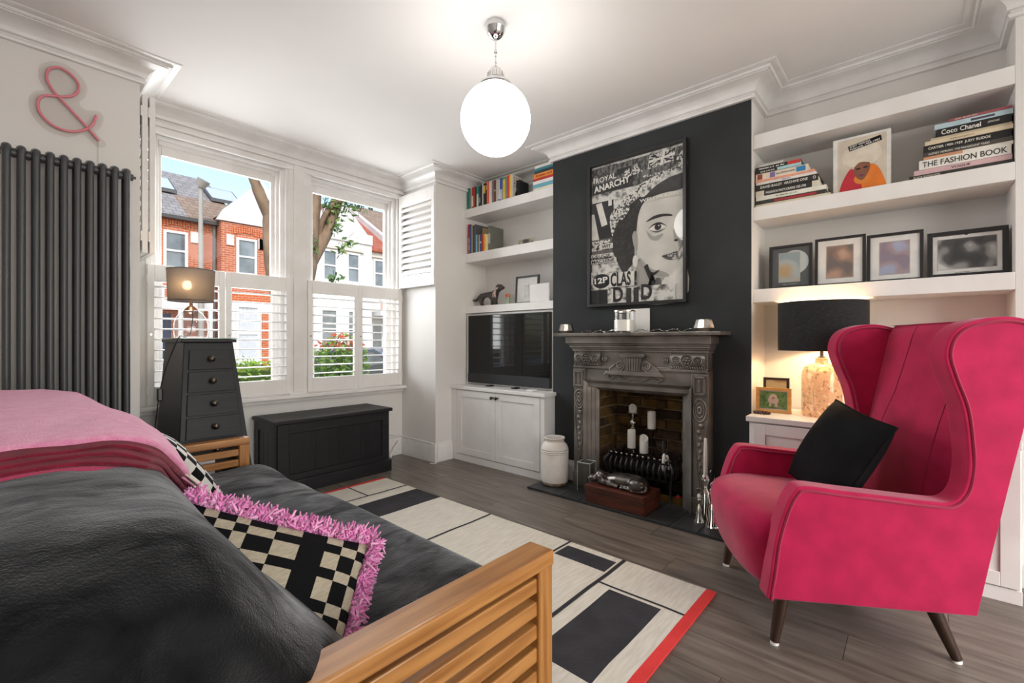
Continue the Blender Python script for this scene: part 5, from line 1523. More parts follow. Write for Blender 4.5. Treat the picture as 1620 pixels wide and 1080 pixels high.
def sofa_back(u, v):
    x, z, nn = back_pt(u, v)
    y = .765 + v * 2.185
    e = v * 2.185
    q = max(0, 1 - e / .16)
    s = 1 - .16 * q ** 2.2 - .05 * q                  # rounded near end
    e2 = (1 - v) * 2.185; q2 = max(0, 1 - e2 / .12); s *= 1 - .12 * q2 ** 2
    x2 = BC[0] + (x - BC[0]) * s; z2 = BC[1] + (z - BC[1]) * s
    w = .012 * wob(x * 6 + 1, y * 2.6) + .007 * wob(x * 17, y * 9, 3)
    return (x2 + w * .5, y, z2 + w)
b = MB().grid(sofa_back, 78, 110)
cap = []
n_ = 79; m_ = 111
# near end: concentric rings closing the end, so that the blanket hangs with soft folds
prev = [i * m_ for i in range(n_)]
for r in range(1, 9):
    s = 1 - r / 9
    ring = []
    for i in range(n_):
        p = b.v[i * m_]
        fold = .014 * math.sin(p[0] * 42 + r * .35) * min(1, r / 3) * (1 if r < 8 else .3)
        ring.append(len(b.v)); b.v.append((BC[0] + (p[0] - BC[0]) * s, p[1] - .020 * math.sin(r / 9 * math.pi / 2) + fold * .6, BC[1] + (p[2] - BC[1]) * s))
    for i in range(n_ - 1):
        b.f.append([prev[i], prev[i + 1], ring[i + 1], ring[i]]); b.mi.append(0)
    prev = ring
b.f.append(prev); b.mi.append(0)
b.f.append([i * m_ + m_ - 1 for i in range(n_)][::-1]); b.mi.append(0)
b.build('back_mattress', PLUSH, sf, smooth=70)
# ---- folded pink throw over the back
THP = mat('pink_mohair', '#f0a0c0', .95, col2='#e687ae', scale=40, detail=6, bump=.6, bscale=260, sheen=.5)
THC = mat('crimson_mohair', '#8f0f33', .95, col2='#680922', scale=18, stretch=(1, 6, 1), detail=5, bump=.6, bscale=260, sheen=.15)
THW = mat('pale_pink_wool', '#b8385f', .95, bump=.6, bscale=260, sheen=.2)
th_ = thing('throw_blanket', 'pink mohair throw with crimson folds laid over the sofa back', 'throw', (.15, 2.1, .86))
def throw_layer(name, m, off, y0, y1, u0, u1, amp, ph, thick):
    def fn(u, v):
        uu = u0 + (u1 - u0) * u
        x, z, nn = back_pt(uu, 0)
        edge = y0 + .13 * max(0, (.42 - uu) / .14) + amp * math.sin(uu * 9 + ph) + amp * .5 * math.sin(uu * 23 + ph * 2)
        y = edge + (y1 - edge) * v
        q2 = max(0, 1 - (2.95 - y) / .12); s = 1 - .12 * q2 ** 2
        x = BC[0] + (x - BC[0]) * s; z = BC[1] + (z - BC[1]) * s
        puff = off + .018 * math.sin(math.pi * min(1, (y - edge) / .9)) + .007 * wob(uu * 14 + ph, y * 5) + .003 * wob(uu * 40, y * 17, ph)
        if v < .04: puff -= .010 * (1 - v / .04)
        return (x + nn.x * puff, y, z + nn.y * puff)
    MB().grid(fn, 46, 60).build(name, m, th_, smooth=180, solid=thick, normals=False)
throw_layer('under_fold', THW, .010, 1.285, 2.90, .28, .86, .014, .6, .008)
throw_layer('lower_fold', THC, .022, 1.300, 2.90, .28, .86, .016, .9, .008)
throw_layer('middle_fold', THC, .034, 1.318, 2.90, .275, .86, .016, 1.4, .008)
throw_layer('inner_fold', THC, .046, 1.336, 2.90, .27, .86, .014, 2.1, .008)
throw_layer('top_layer', THP, .060, 1.365, 2.90, .29, .86, .020, 2.6, .012)
b = MB()
for k in range(150):
    y = 1.42 + random.random() * .60
    x, z, nn = back_pt(.285 + random.uniform(-.01, .02), 0)
    o_ = .020 + random.random() * .035
    p0 = Vector((x + nn.x * o_, y, z + nn.y * o_))
    p1 = p0 + Vector((.035, random.uniform(-.012, .012), -.040)); p2 = p1 + Vector((.028, random.uniform(-.02, .02), -.050))
    b.m = random.choice((0, 1, 1, 2))
    b.tube([p0, p1, p2], [.0026, .0024, .0012], 4)
b.build('fringe', [THP, mat('cream_fringe', '#d9cfc4', .95), THC], th_, smooth=60)['kind'] = 'stuff'

# ---- cushions
def cushion(name, label, cat, M, w, h, th, mats, mfn, fringe=None, n=44, piping=None, group=None):
    """plump cushion centred on M, its face towards local +z, w along x, h along y"""
    e = thing(name, label, cat, tuple(M.translation), group=group)
    b = MB(); b.M = M
    def surf(sgn):
        def fn(u, v):
            a, c = u * 2 - 1, v * 2 - 1
            pin = 1 - .07 * (1 - a * a) * 1 if False else 1
            ed = (1 - abs(a) ** 2.6) * (1 - abs(c) ** 2.6)
            x = a * w / 2 * (1 - .05 * (1 - c * c)); y = c * h / 2 * (1 - .05 * (1 - a * a))
            return (x, y, sgn * (th / 2 * max(0, ed) ** .55 + .004) + .004 * wob(a * 3, c * 3) * ed)
        return fn
    b.grid(surf(1), n, n, mfn)
    b.grid(surf(-1), n, n, lambda i, j: 0)
    b.build('cover', mats, e, smooth=180, weld=True)
    if piping is not None:
        p = MB(); p.M = M; pts = []
        for k in range(64):
            t = k / 16 
            s, f = int(t), t - int(t); q = f * 2 - 1
            a, c = ((q, -1), (1, q), (-q, 1), (-1, -q))[s]
            pts.append((a * w / 2 * (1 - .05 * (1 - c * c)), c * h / 2 * (1 - .05 * (1 - a * a)), 0))
        p.tube(pts, .006, 6, closed=True); p.build('piping', piping, e, smooth=60)
    if fringe:
        f = MB(); f.M = M
        for (sx, sy, ex, ey, cnt) in fringe['sides']:
            for k in range(cnt):
                t = random.random()
                a, c = sx + (ex - sx) * t, sy + (ey - sy) * t
                px, py = a * w / 2 * (1 - .05 * (1 - c * c)), c * h / 2 * (1 - .05 * (1 - a * a))
                ox, oy = (0, 1 if sy > 0 else -1) if sy == ey else (1 if sx > 0 else -1, 0)
                j = lambda q: random.uniform(-q, q)
                L = random.uniform(.012, .025)
                p0 = (px, py, j(.012)); p1 = (px + ox * L * .45 + j(.012), py + oy * L * .45 + j(.012), j(.030)); p2 = (px + ox * L + j(.020), py + oy * L + j(.020), j(.038))
                f.m = random.choice((0, 0, 1))
                f.tube([p0, p1, p2], [.0042, .0036, .0018], 4, caps=False)
        f.build('fringe', fringe['mats'], e, smooth=180, normals=False)['kind'] = 'stuff'
    return e
def frame_of(cx, right, up):
    r = Vector(right).normalized(); u = Vector(up); u = (u - r * u.dot(r)).normalized(); nrm = r.cross(u)
    M = Matrix.Identity(4)
    for i in range(3):
        M[i][0] = r[i]; M[i][1] = u[i]; M[i][2] = nrm[i]; M[i][3] = cx[i]
    return M
# checked cushion standing in the corner of the near arm: top edge A..B
A_ = Vector((.305, 1.275, .775)); B_ = Vector((.655, 1.090, .615))
rt = (B_ - A_).normalized()
up0 = Vector((.05, .66, .75)); up0 = (up0 - rt * up0.dot(rt)).normalized()
hh = .36
cen = (A_ + B_) / 2 - up0 * (hh / 2) + Vector((.0, 0, .0))
colb = [0, 5, 8, 12, 15, 21, 27, 33, 37, 41, 44]
rowb = [0, 3, 8, 11, 14, 20, 23, 29, 32, 37, 40, 44]
def chk(i, j):
    a = max(k for k in range(len(colb) - 1) if colb[k] <= i); c = max(k for k in range(len(rowb) - 1) if rowb[k] <= j)
    if a == 6 and c < 10: return 1
    return 1 + (a + c) % 2
BEIGE = mat('embroidered_cream', '#b9ad97', .9, col2='#a59a84', scale=50, stretch=(1, 1, 8), bump=.4, bscale=120)
FRP = [mat('bright_pink_yarn', '#f394cf', .9, col2='#ea78c0', scale=60, sheen=.6), mat('light_pink_yarn', '#fbb6df', .9, sheen=.6)]
cushion('cushion', 'black and cream checked cushion with bright pink fringe against the oak arm', 'cushion', frame_of(cen, rt, up0), (B_ - A_).length + .02, hh, .13, [BLKF, BLKF, BEIGE], chk,
        fringe={'sides': [(-1, 1, 1, 1, 1700), (1, 1, 1, -1, 1300), (-1, 1, -1, .2, 400)], 'mats': FRP})
c2 = Vector((.425, 1.98, .690))
cushion('cushion', 'black and white patterned cushion half hidden behind the pink throw', 'cushion', frame_of(c2, (-.05, 1, 0), (-.50, 0, .74)), .44, .40, .13, [BLKF, BLKF, colm('#dcd8d0')], lambda i, j: 1 + ((i // 3 + j // 5) % 2),
        piping=colm('#dcd8d0'))

xa, xb, ya, zt = .60, .86, 3.0604, .50
e = thing('magazine', 'white magazine tucked upright behind the oak arm by the drawers', 'magazine', (.73, ya, 0))
MB().box(xa, xb, ya, ya + .0006, .0, zt).box(xa, xb, ya + .0032, ya + .0038, .0, zt).box(xa, xa + .0006, ya, ya + .0038, .0, zt).build('cover', colm('#e9e7e3'), e)
MB().box(xa + .0006, xb - .002, ya + .0006, ya + .0032, .001, zt - .002).build('pages', PAGES, e)
# ================================================================ PINK WINGBACK ARMCHAIR
ac = thing('wingback_armchair', 'large pink velvet wingback armchair on dark tapered legs', 'armchair', (2.394, .312, 0), math.atan2(.529, .848))
# local frame: +y forward, camera-side arm at -x
sidep = spline([(.352, .200, 0), (.338, .30, 0), (.322, .42, 0), (.292, .53, 0), (.262, .595, 0), (.225, .622, 0), (.10, .612, 0), (-.05, .600, 0), (-.18, .590, 0), (-.245, .592, 0), (-.280, .630, 0), (-.292, .70, 0), (-.290, .78, 0),
                (-.270, .914, 0), (-.232, 1.02, 0), (-.210, 1.10, 0), (-.222, 1.165, 0), (-.262, 1.208, 0), (-.33, 1.230, 0), (-.40, 1.234, 0), (-.462, 1.220, 0), (-.505, 1.20, 0)], 5)
side = [(p.x, p.y) for p in sidep] + [(-.500, 1.10), (-.465, .92), (-.425, .70), (-.375, .45), (-.325, .20)]
for s in (-1, 1):
    xo, xi = s * .372, s * .292
    b = MB()
    n = len(side); 
    vs_ = []
    for xx in (xo, xi):
        for (y, z) in side:
            fl_ = .030 * max(0, (z - .62) / .6)          # wings flare outwards
            vs_.append((xx + s * fl_, y, z))
    b.add(vs_, [list(range(n)), list(range(n, 2 * n))[::-1]] + [(i, (i + 1) % n, n + (i + 1) % n, n + i) for i in range(n)])
    o = b.build('wing_and_arm', PINKV, ac, smooth=40, bevel=.022, seg=4, local=True)
    for xx, in_ in ((xo, 0.010), (xi, .010)):
        pts = []
        for p in sidep:
            fl_ = .030 * max(0, (p.y - .62) / .6)
            pts.append((xx + s * fl_ - (s * .010 if xx == xo else -s * .010) * 0, p.x, p.y))
        # piping sits where the front band meets the side panels
        cx_ = []
        for k, p in enumerate(pts):
            a = pts[max(0, k - 1)]; c = pts[min(len(pts) - 1, k + 1)]
            t = Vector((0, c[1] - a[1], c[2] - a[2])).normalized(); nn = Vector((0, t.z, -t.y))
            cx_.append(Vector(p) + nn * -.016 + Vector(((-s if xx == xi else s) * .0005, 0, 0)))
        MB().tube(cx_, .0058, 6).build('piping', PINKP, o, smooth=60, local=True)
# seat: rounded front that runs down to the frame, crowned top
seatp = spline([(.305, .205, 0), (.345, .23, 0), (.368, .30, 0), (.385, .38, 0), (.375, .435, 0), (.335, .462, 0), (.25, .470, 0), (.10, .462, 0), (-.10, .445, 0), (-.28, .425, 0)], 5)
def seat_fn(u, v):
    k = min(len(seatp) - 1.0001, u * (len(seatp) - 1)); i = int(k); f = k - i
    p = seatp[i].lerp(seatp[i + 1], f)
    c = 1 - (2 * v - 1) ** 2
    dx = (v - .5) * .628
    fe = abs(2 * v - 1) ** 8 * max(0, min(1, (p.x - .15) / .12))
    return (dx, p.x + .022 * c * (1 if p.x > .2 else .3) - .085 * fe, p.y + (.020 * c if p.y > .40 else 0) - (.012 * c if p.y < .25 else 0))
b = MB().grid(seat_fn, 45, 24)
b.build('seat_cushion', PINKV, ac, smooth=180, local=True, solid=.02)
MB().box(-.335, .335, -.31, .305, .20, .30).build('seat_base', PINKV, ac, local=True, bevel=.01)
# inner back: gently hollow panel between the wings, outer back behind
def back_in(u, v):
    z = .43 + .795 * u
    y = -.250 - .200 * u ** .95 + .045 * math.sin(math.pi * min(1, u * 1.6)) * (1 - (2 * v - 1) ** 2) * .6
    c = (2 * v - 1)
    w = .300 + .030 * max(0, (z - .62) / .6)
    y -= .012 * abs(c) ** 3                      # edges sink between the wings
    if u > .95: y -= .02 * ((u - .95) / .05) ** 2
    return (c * w, y, z + (.006 * (1 - c * c) if u > .9 else 0))
MB().grid(back_in, 40, 24).build('inner_back', PINKV, ac, smooth=180, local=True)
b = MB()
def back_out(u, v):
    z = .20 + 1.0 * u; y = -.320 - .185 * u
    return ((2 * v - 1) * (.372 + .030 * max(0, (z - .62) / .6) - .012), y, z)
b.grid(back_out, 20, 8)
b.build('outer_back', PINKV, ac, smooth=180, local=True)
def top_fn(u, v):
    c = 2 * v - 1; a = u * math.pi / 2
    return (c * .325, -.505 + .045 * (1 - math.cos(a)), 1.196 + .032 * math.sin(a))
MB().grid(top_fn, 8, 12).build('top_roll', PINKV, ac, smooth=180, local=True)
b = MB()
for c in (-.175, .175):
    pts = []
    for k in range(26):
        u = .02 + .96 * k / 25
        w = .300 + .030 * max(0, (.43 + .795 * u - .62) / .6)
        p = back_in(u, (c * (.75 + .35 * (1 - u)) / w + 1) / 2); pts.append((p[0], p[1] + .001, p[2]))
    b.tube(pts, .003, 5)
b.build('seam', PINKP, ac, smooth=60, local=True)
for (x, y, rx_, ry__) in ((-.31, .303, 0, -.035), (.31, .303, 0, -.035), (-.31, -.303, 0, .085), (.31, -.303, 0, .085)):
    leg = MB()
    leg.tube([(x * .98, y + ry__, .215), (x, y, .012)], [.026, .0165], 16)
    l_ = leg.build('leg', WALNUT, ac, smooth=50, local=True)
    MB().cyl((x, y, 0), (x, y, .010), .0150, n=14).build('foot_glide', PLASTW, l_, local=True)
# black scatter cushion propped on the seat
def w2(x, y, z):
    ca, sa = .848, .529
    return Vector((2.394 + x * ca - y * sa, .312 + x * sa + y * ca, z))
BLKV = mat('black_velvet', '#0b0b0c', .85, col2='#121214', scale=7, detail=4, spec=.15, bump=.1, bscale=120)
rr = (w2(-.20, -.02, 0) - w2(.20, -.02, 0)); 
fr = Vector((-.529, .848, 0))
cushion('cushion', 'square black velvet cushion propped against the armchair back', 'cushion', frame_of(w2(-.01, -.055, .668), rr + Vector((0, 0, -.05)), Vector((0, 0, 1)) * .90 - fr * .46), .430, .410, .16, [BLKV], lambda i, j: 0, n=28, piping=BLKV)

# ================================================================ PIPES AND CABLE BY THE BAY CORNER
pp = thing('heating_pipe', 'thin white-painted heating pipe and valve along the skirting by the bay corner', 'pipe', (2.74, 3.9, 0))
MB().tube(spline([(2.50, 3.955, .255), (2.60, 3.950, .230), (2.70, 3.945, .205), (2.765, 3.94, .195)], 5), .007, 8).tube(spline([(2.765, 3.94, .195), (2.768, 3.90, .187), (2.768, 3.60, .184), (2.77, 3.46, .182)], 6), .006, 8).build('pipe', TRIM, pp, smooth=60)
MB().cyl((2.505, 3.976, .255), (2.505, 3.945, .255), .018).build('wall_collar', TRIM, pp, smooth=40)
MB().tube(spline([(2.72, 3.93, .13), (2.66, 3.90, .09), (2.60, 3.88, .03)], 5), .008, 8).ball((2.722, 3.93, .135), .016).cyl((2.60, 3.88, .03), (2.59, 3.876, .012), .013).build('valve', PLASTW, pp, smooth=60)
o = MB().box(2.565, 2.625, 3.952, 3.9585, .118, .165).box(2.575, 2.615, 3.944, 3.952, .125, .158).build('wall_socket', PLASTW, bevel=.002); tag(o, 'white electrical socket low on the wall beside the black chest', 'socket')
o = MB().tube(spline([(2.82, 3.410, .172), (2.80, 3.405, .15), (2.80, 3.405, .06), (2.77, 3.39, .006), (2.72, 3.42, .006)], 6), .003, 6).build('aerial_cable', PLASTW, smooth=60); tag(o, 'loose white cable looping down the pier skirting', 'cable')

# ================================================================ OUTSIDE
TAR = mat('asphalt', '#77777a', .9, col2='#6a6a6d', scale=4)
PAV = mat('pavement_slabs', '#a9a49c', .9, col2='#98938b', scale=3)
struct(MB().box(-30, 50, 4.3, 60, -.75, -.45).build('street_ground', PAV))
struct(MB().box(-30, 50, 9.6, 15.6, -.45, -.44).build('road', TAR))
def brick_wall_mat(name, c1, c2, c3):
    m = bpy.data.materials.new(name); m.use_nodes = True; nt = m.node_tree; b = nt.nodes['Principled BSDF']; b.inputs['Roughness'].default_value = .9
    tc = nt.nodes.new('ShaderNodeTexCoord'); sp = nt.nodes.new('ShaderNodeSeparateXYZ'); cb_ = nt.nodes.new('ShaderNodeCombineXYZ'); br = nt.nodes.new('ShaderNodeTexBrick')
    nt.links.new(tc.outputs['Object'], sp.inputs[0]); nt.links.new(sp.outputs['X'], cb_.inputs['X']); nt.links.new(sp.outputs['Z'], cb_.inputs['Y'])
    nt.links.new(cb_.outputs[0], br.inputs['Vector']); br.inputs['Scale'].default_value = 1.0; br.inputs['Brick Width'].default_value = .22; br.inputs['Row Height'].default_value = .075; br.inputs['Mortar Size'].default_value = .008
    br.inputs['Color1'].default_value = lin(c1); br.inputs['Color2'].default_value = lin(c2); br.inputs['Mortar'].default_value = lin(c3)
    nt.links.new(br.outputs['Color'], b.inputs['Base Color'])
    return m
RBRICK = brick_wall_mat('red_brick', '#c4704e', '#b66040', '#c9ac98')
OBRICK = brick_wall_mat('orange_brick', '#cf6a3e', '#c25c33', '#c9a080')
def tile_roof_mat(name, c1, c2, c3, w=.26, h=.16):
    m = brick_wall_mat(name, c1, c2, c3)
    for n in m.node_tree.nodes:
        if n.type == 'TEX_BRICK':
            n.inputs['Brick Width'].default_value = w; n.inputs['Row Height'].default_value = h; n.inputs['Mortar Size'].default_value = .012
    return m
SLATER = tile_roof_mat('grey_slates', '#a19c98', '#8f8a87', '#6f6b69')
BROWNR = tile_roof_mat('brown_tiles', '#a08a78', '#937c6a', '#75624f')
REDR = tile_roof_mat('red_clay_tiles', '#b96b52', '#a85c45', '#8a4a38')
REND = mat('white_render', '#dfddd9', .85, col2='#d6d3cf', scale=1.5)
WINF = mat('white_window_paint', '#efeeec', .5)
DGL = mat('dark_house_glass', '#5d6468', .08, col2='#8b9296', scale=1.2, spec=.8)
NETC = mat('net_curtain', '#d9dbdc', .8, col2='#c3c6c8', scale=6, stretch=(8, 1, 1))
def hwin(parent, x0, x1, z0, z1, y, pane=DGL, arch=False, sill=True):
    f = .075
    b = MB()
    b.box(x0, x0 + f, y - .06, y + .05, z0, z1).box(x1 - f, x1, y - .06, y + .05, z0, z1).box(x0 + f, x1 - f, y - .06, y + .05, z1 - f, z1).box(x0 + f, x1 - f, y - .06, y + .05, z0, z0 + f)
    zm = (z0 + z1) / 2; b.box(x0 + f, x1 - f, y - .05, y + .05, zm - .03, zm + .03)
    if sill: b.box(x0 - .08, x1 + .08, y - .14, y + .05, z0 - .09, z0)
    w = b.build('window', WINF, parent)
    MB().box(x0 + f, x1 - f, y - .01, y + .03, z0 + f, zm - .03).build('pane', pane, w)
    MB().box(x0 + f, x1 - f, y - .01, y + .03, zm + .03, z1 - f).build('pane', pane, w)
    return w
YF = 18.0
# house with a slate roof, flat red-brick front (left of the drainpipe) and a bay under a white gable
ha = thing('terraced_house', 'red brick terraced house with grey slate roof, skylights and white gable', 'house', (4, YF, -.45))
MB().box(-6, 5.10, YF, YF + 8, -.45, 5.2).build('wall', RBRICK, ha)
MB().box(5.10, 7.75, YF - .5, YF + 8, -.45, 5.2).build('bay_wall', RBRICK, ha)
b = MB(); b.prism([(YF - .18, 5.12), (YF - .18, 5.20), (YF + 4.2, 7.85), (YF + 8.4, 5.2), (YF + 8.4, 5.12)], 0, -6, 5.9); rf = b.build('roof', SLATER, ha)
b = MB(); b.prism([(YF - .16, 5.215), (YF + 1.7, 6.335), (YF + 1.7, 6.345), (YF - .16, 5.225)], 0, 4.25, 6.2); b.build('patched_tiles', BROWNR, rf)['label'] = 'brown tiled patch of the slate roof'
MB().cyl((3.9, YF + 4.2, 7.82), (3.9, YF + 4.2, 8.25), .11).build('flue', IRON2, rf)
b = MB(); b.prism([(4.95, 5.22), (5.15, 5.60), (6.35, 6.85), (7.55, 5.60), (7.75, 5.22)], 1, YF - .56, YF - .40); b.build('gable', REND, ha)
b = MB(); b.prism([(5.0, 5.35), (6.35, 6.72), (7.70, 5.35)], 1, YF - .40, YF + 4); b.build('gable_roof', BROWNR, ha)
MB().box(-6, 5.12, YF - .26, YF - .12, 5.08, 5.19).build('gutter', mat('dark_gutter', '#4d4a48', .6), ha)
MB().cyl((5.02, YF - .06, -.4), (5.02, YF - .06, 5.1), .055).build('drainpipe', mat('grey_pipe', '#6d6d6b', .5), ha)
for (x0, x1) in ((3.45, 4.35), (5.40, 6.45)):
    b = MB()
    t0, t1 = 1.15, 2.3
    def rp(x, t, o): return (x, YF - .18 + t * 1.35, 5.20 + t * .855 + o)
    sk0, sk1 = (1.35, 2.2)
    q = [rp(x0, sk0, .03), rp(x1, sk0, .03), rp(x1, sk1, .03), rp(x0, sk1, .03), rp(x0, sk0, .12), rp(x1, sk0, .12), rp(x1, sk1, .12), rp(x0, sk1, .12)]
    b.add(q, [(0, 1, 2, 3), (4, 5, 6, 7), (0, 1, 5, 4), (1, 2, 6, 5), (2, 3, 7, 6), (3, 0, 4, 7)])
    s_ = b.build('skylight', mat('skylight_frame', '#5a5857', .5), rf)
    q = [rp(x0 + .05, sk0 + .05, .13), rp(x1 - .05, sk0 + .05, .13), rp(x1 - .05, sk1 - .05, .13), rp(x0 + .05, sk1 - .05, .13)]
    MB().add(q, [(0, 1, 2, 3)]).build('pane', mat('skylight_glass', '#c9d2d6', .1), s_)
for (x0, x1, y) in ((3.62, 4.27, YF), (2.2, 2.85, YF), (5.55, 6.20, YF - .5), (6.55, 7.20, YF - .5)):
    hwin(ha, x0, x1, 3.45, 4.72, y)
    ar = MB()
    for k in range(13):
        t = k / 12; xx = x0 - .12 + (x1 - x0 + .24) * t; zz = 4.80 + .10 * math.sin(math.pi * t)
        ar.box(xx - .028, xx + .024, y - .035, y + .02, zz, zz + .24)
    ar.build('brick_arch', OBRICK, ha)
    MB().box(x0 - .30, x0 - .08, y - .05, y + .02, 4.42, 4.78).box(x1 + .08, x1 + .30, y - .05, y + .02, 4.42, 4.78).build('keystone_block', REND, ha)
MB().box(5.10, 7.75, YF - .56, YF - .49, 2.52, 2.86).build('brick_band', OBRICK, ha)
MB().box(5.35, 7.6, YF - .60, YF - .50, .3, 2.5).build('bay_window_frame', REND, ha)
for x0, x1 in ((5.5, 6.25), (6.62, 7.4)):
    hwin(ha, x0, x1, .45, 2.4, YF - .62, NETC)
MB().box(6.34, 6.54, YF - .66, YF - .59, .3, 2.2).build('brick_pier', OBRICK, ha)
# porch with balustrade and blue door
MB().box(2.9, 4.75, YF - .9, YF, 2.20, 2.42).build('porch_beam', REND, ha)
for k in range(12):
    MB().box(2.95 + k * .15, 3.03 + k * .15, YF - .88, YF - .82, 2.42, 2.78).build('baluster', REND, ha)
MB().box(2.9, 4.75, YF - .9, YF - .80, 2.78, 2.86).build('porch_rail', REND, ha)
for x in (2.95, 3.9, 4.7): MB().cyl((x, YF - .82, -.4), (x, YF - .82, 2.2), .07, n=12).build('porch_post', REND, ha)
MB().box(3.30, 3.82, YF - .04, YF, -.4, 2.05).build('front_door', mat('navy_door', '#2d3a58', .4), ha)
MB().box(3.95, 4.65, YF - .03, YF, -.4, 2.1).build('hall_panel', mat('terracotta_paint', '#b98472', .7), ha)
# white rendered house with red tiled roof
hb_ = thing('terraced_house', 'white rendered terraced house with red tiled roof and shaped gable', 'house', (9.7, YF, -.45))
MB().box(7.76, 10.78, YF - .5, YF + 8, -.45, 5.3).build('bay_wall', REND, hb_)
MB().box(10.78, 15, YF, YF + 8, -.45, 5.2).build('wall', REND, hb_)
b = MB(); b.prism([(7.76, 5.25), (7.76, 5.62), (7.95, 5.62), (9.20, 6.98), (9.32, 6.98), (10.55, 5.66), (10.78, 5.66), (10.78, 5.25)], 1, YF - .56, YF - .40); b.build('gable', REND, hb_)
b = MB(); b.prism([(7.85, 5.3), (9.26, 6.80), (10.7, 5.3)], 1, YF - .40, YF + 4.5); b.build('gable_roof', REDR, hb_)
b = MB(); b.prism([(YF - .18, 5.10), (YF - .18, 5.22), (YF + 4.2, 8.0), (YF + 8.4, 5.22), (YF + 8.4, 5.10)], 0, 7.76, 12.1); b.build('roof', REDR, hb_)
b = MB(); b.prism([(YF - .22, 5.10), (YF - .22, 5.5), (YF + 4.2, 8.25), (YF + 8.4, 5.5), (YF + 8.4, 5.10)], 0, 12.1, 12.35); b.build('party_wall', REND, hb_)
b = MB(); b.prism([(YF - .18, 5.10), (YF - .18, 5.22), (YF + 4.2, 8.3), (YF + 8.4, 5.22), (YF + 8.4, 5.10)], 0, 12.35, 20); b.build('roof', BROWNR, hb_)
MB().cyl((13.6, YF + 4.2, 8.2), (13.6, YF + 4.2, 8.8), .12).build('flue', IRON2, hb_)
for (x0, x1, y) in ((8.58, 9.20, YF - .5), (9.60, 10.20, YF - .5), (11.15, 11.80, YF)):
    hwin(hb_, x0, x1, 3.55, 4.80, y)
    MB().box(x0 - .15, x1 + .15, y - .10, y + .02, 4.86, 4.94).build('lintel', mat('cream_stone', '#d8cfc0', .8), hb_)
for (x0, x1, y) in ((8.50, 9.22, YF - .5), (9.62, 10.25, YF - .5)):
    hwin(hb_, x0, x1, .85, 2.45, y)
MB().box(10.95, 13.2, YF - .9, YF, 2.25, 2.45).build('porch_beam', REND, hb_)
for k in range(13):
    MB().box(11.0 + k * .17, 11.09 + k * .17, YF - .88, YF - .82, 2.45, 2.85).build('baluster', mat('pinkish_paint', '#d9b3a4', .7), hb_)
MB().box(10.95, 13.2, YF - .9, YF - .8, 2.85, 2.92).build('porch_rail', REND, hb_)
MB().box(11.75, 12.45, YF - .05, YF, -.4, 2.0).build('front_door', mat('salmon_door', '#d59a8c', .5), hb_)
MB().box(11.15, 11.55, YF - .04, YF, .1, 1.9).build('side_light', DGL, hb_)
# street lamp, tree
o = MB().tube([(4.40, 17.0, -.45), (4.38, 17.0, 6.1)], [.09, .06], 12).cyl((4.38, 17.0, 6.05), (4.45, 16.9, 6.25), .13, .19, 14).build('street_lamp', mat('galvanised_post', '#a8a49c', .6), smooth=40)
tag(o, 'tall grey street lamp post in front of the brick house', 'street lamp')
BARK = mat('plane_bark', '#9a826a', .9, col2='#6b5644', scale=5, stretch=(1, 1, .4), detail=7, bump=.6, bscale=16)
LEAF = mat('fresh_leaf', '#7f9a4e', .6, col2='#5d7a38', scale=3); LEAF2 = mat('dark_leaf', '#4d6b34', .6)
tre = thing('street_tree', 'pollarded street tree with forked bare limbs and a few leaf clusters', 'tree', (3.75, 9.0, -.45))
TY = 9.0
b = MB()
b.tube(spline([(3.78, TY, -.45), (3.76, TY, .8), (3.70, TY, 1.6), (3.50, TY, 2.3), (3.42, TY, 3.0), (3.40, TY, 3.55)], 5), [.20, .19, .185, .18, .175, .17, .165, .16, .16, .155, .155, .15, .15, .14, .14, .135, .13, .13, .125, .12, .12, .115, .11, .11, .10, .10][:26], 12)
b.tube(spline([(3.41, TY, 3.45), (3.28, TY, 3.75), (3.12, TY, 4.15), (3.06, TY, 4.40)], 5), [.10] * 8 + [.085] * 8, 10)
b.tube(spline([(3.41, TY, 3.45), (3.55, TY + .1, 3.9), (3.66, TY + .1, 4.6)], 5), .085, 10)
b.tube(spline([(3.74, TY, 1.1), (3.95, TY, 1.9), (4.12, TY, 2.6), (4.38, TY, 3.15), (4.62, TY, 3.7), (4.80, TY, 4.3)], 5), [.17] * 10 + [.145] * 8 + [.115] * 8, 12)
b.tube(spline([(3.90, TY, 1.7), (4.10, TY - .05, 2.5), (4.18, TY - .05, 3.3), (4.27, TY - .05, 4.6)], 5), [.15] * 8 + [.13] * 8, 12)
b.tube(spline([(4.38, TY, 3.15), (4.35, TY - .1, 3.5), (4.6, TY - .1, 3.95), (5.0, TY - .1, 4.15)], 5), .055, 8)
b.build('trunk', BARK, tre, smooth=60)
def leaves(mb, c, r, n, s):
    for _ in range(n):
        d = Vector((random.gauss(0, 1), random.gauss(0, 1), random.gauss(0, 1))).normalized() * (r * random.random() ** .5)
        p = Vector(c) + d
        a = Vector((random.gauss(0, 1), random.gauss(0, 1), random.gauss(0, 1) - .3)).normalized(); w = a.orthogonal().normalized()
        L = s * random.uniform(.7, 1.2)
        mb.m = random.choice((0, 0, 1))
        mb.add([tuple(p), tuple(p + a * L * .5 + w * L * .28), tuple(p + a * L), tuple(p + a * L * .5 - w * L * .28)], [(0, 1, 2), (0, 2, 3)])
b = MB()
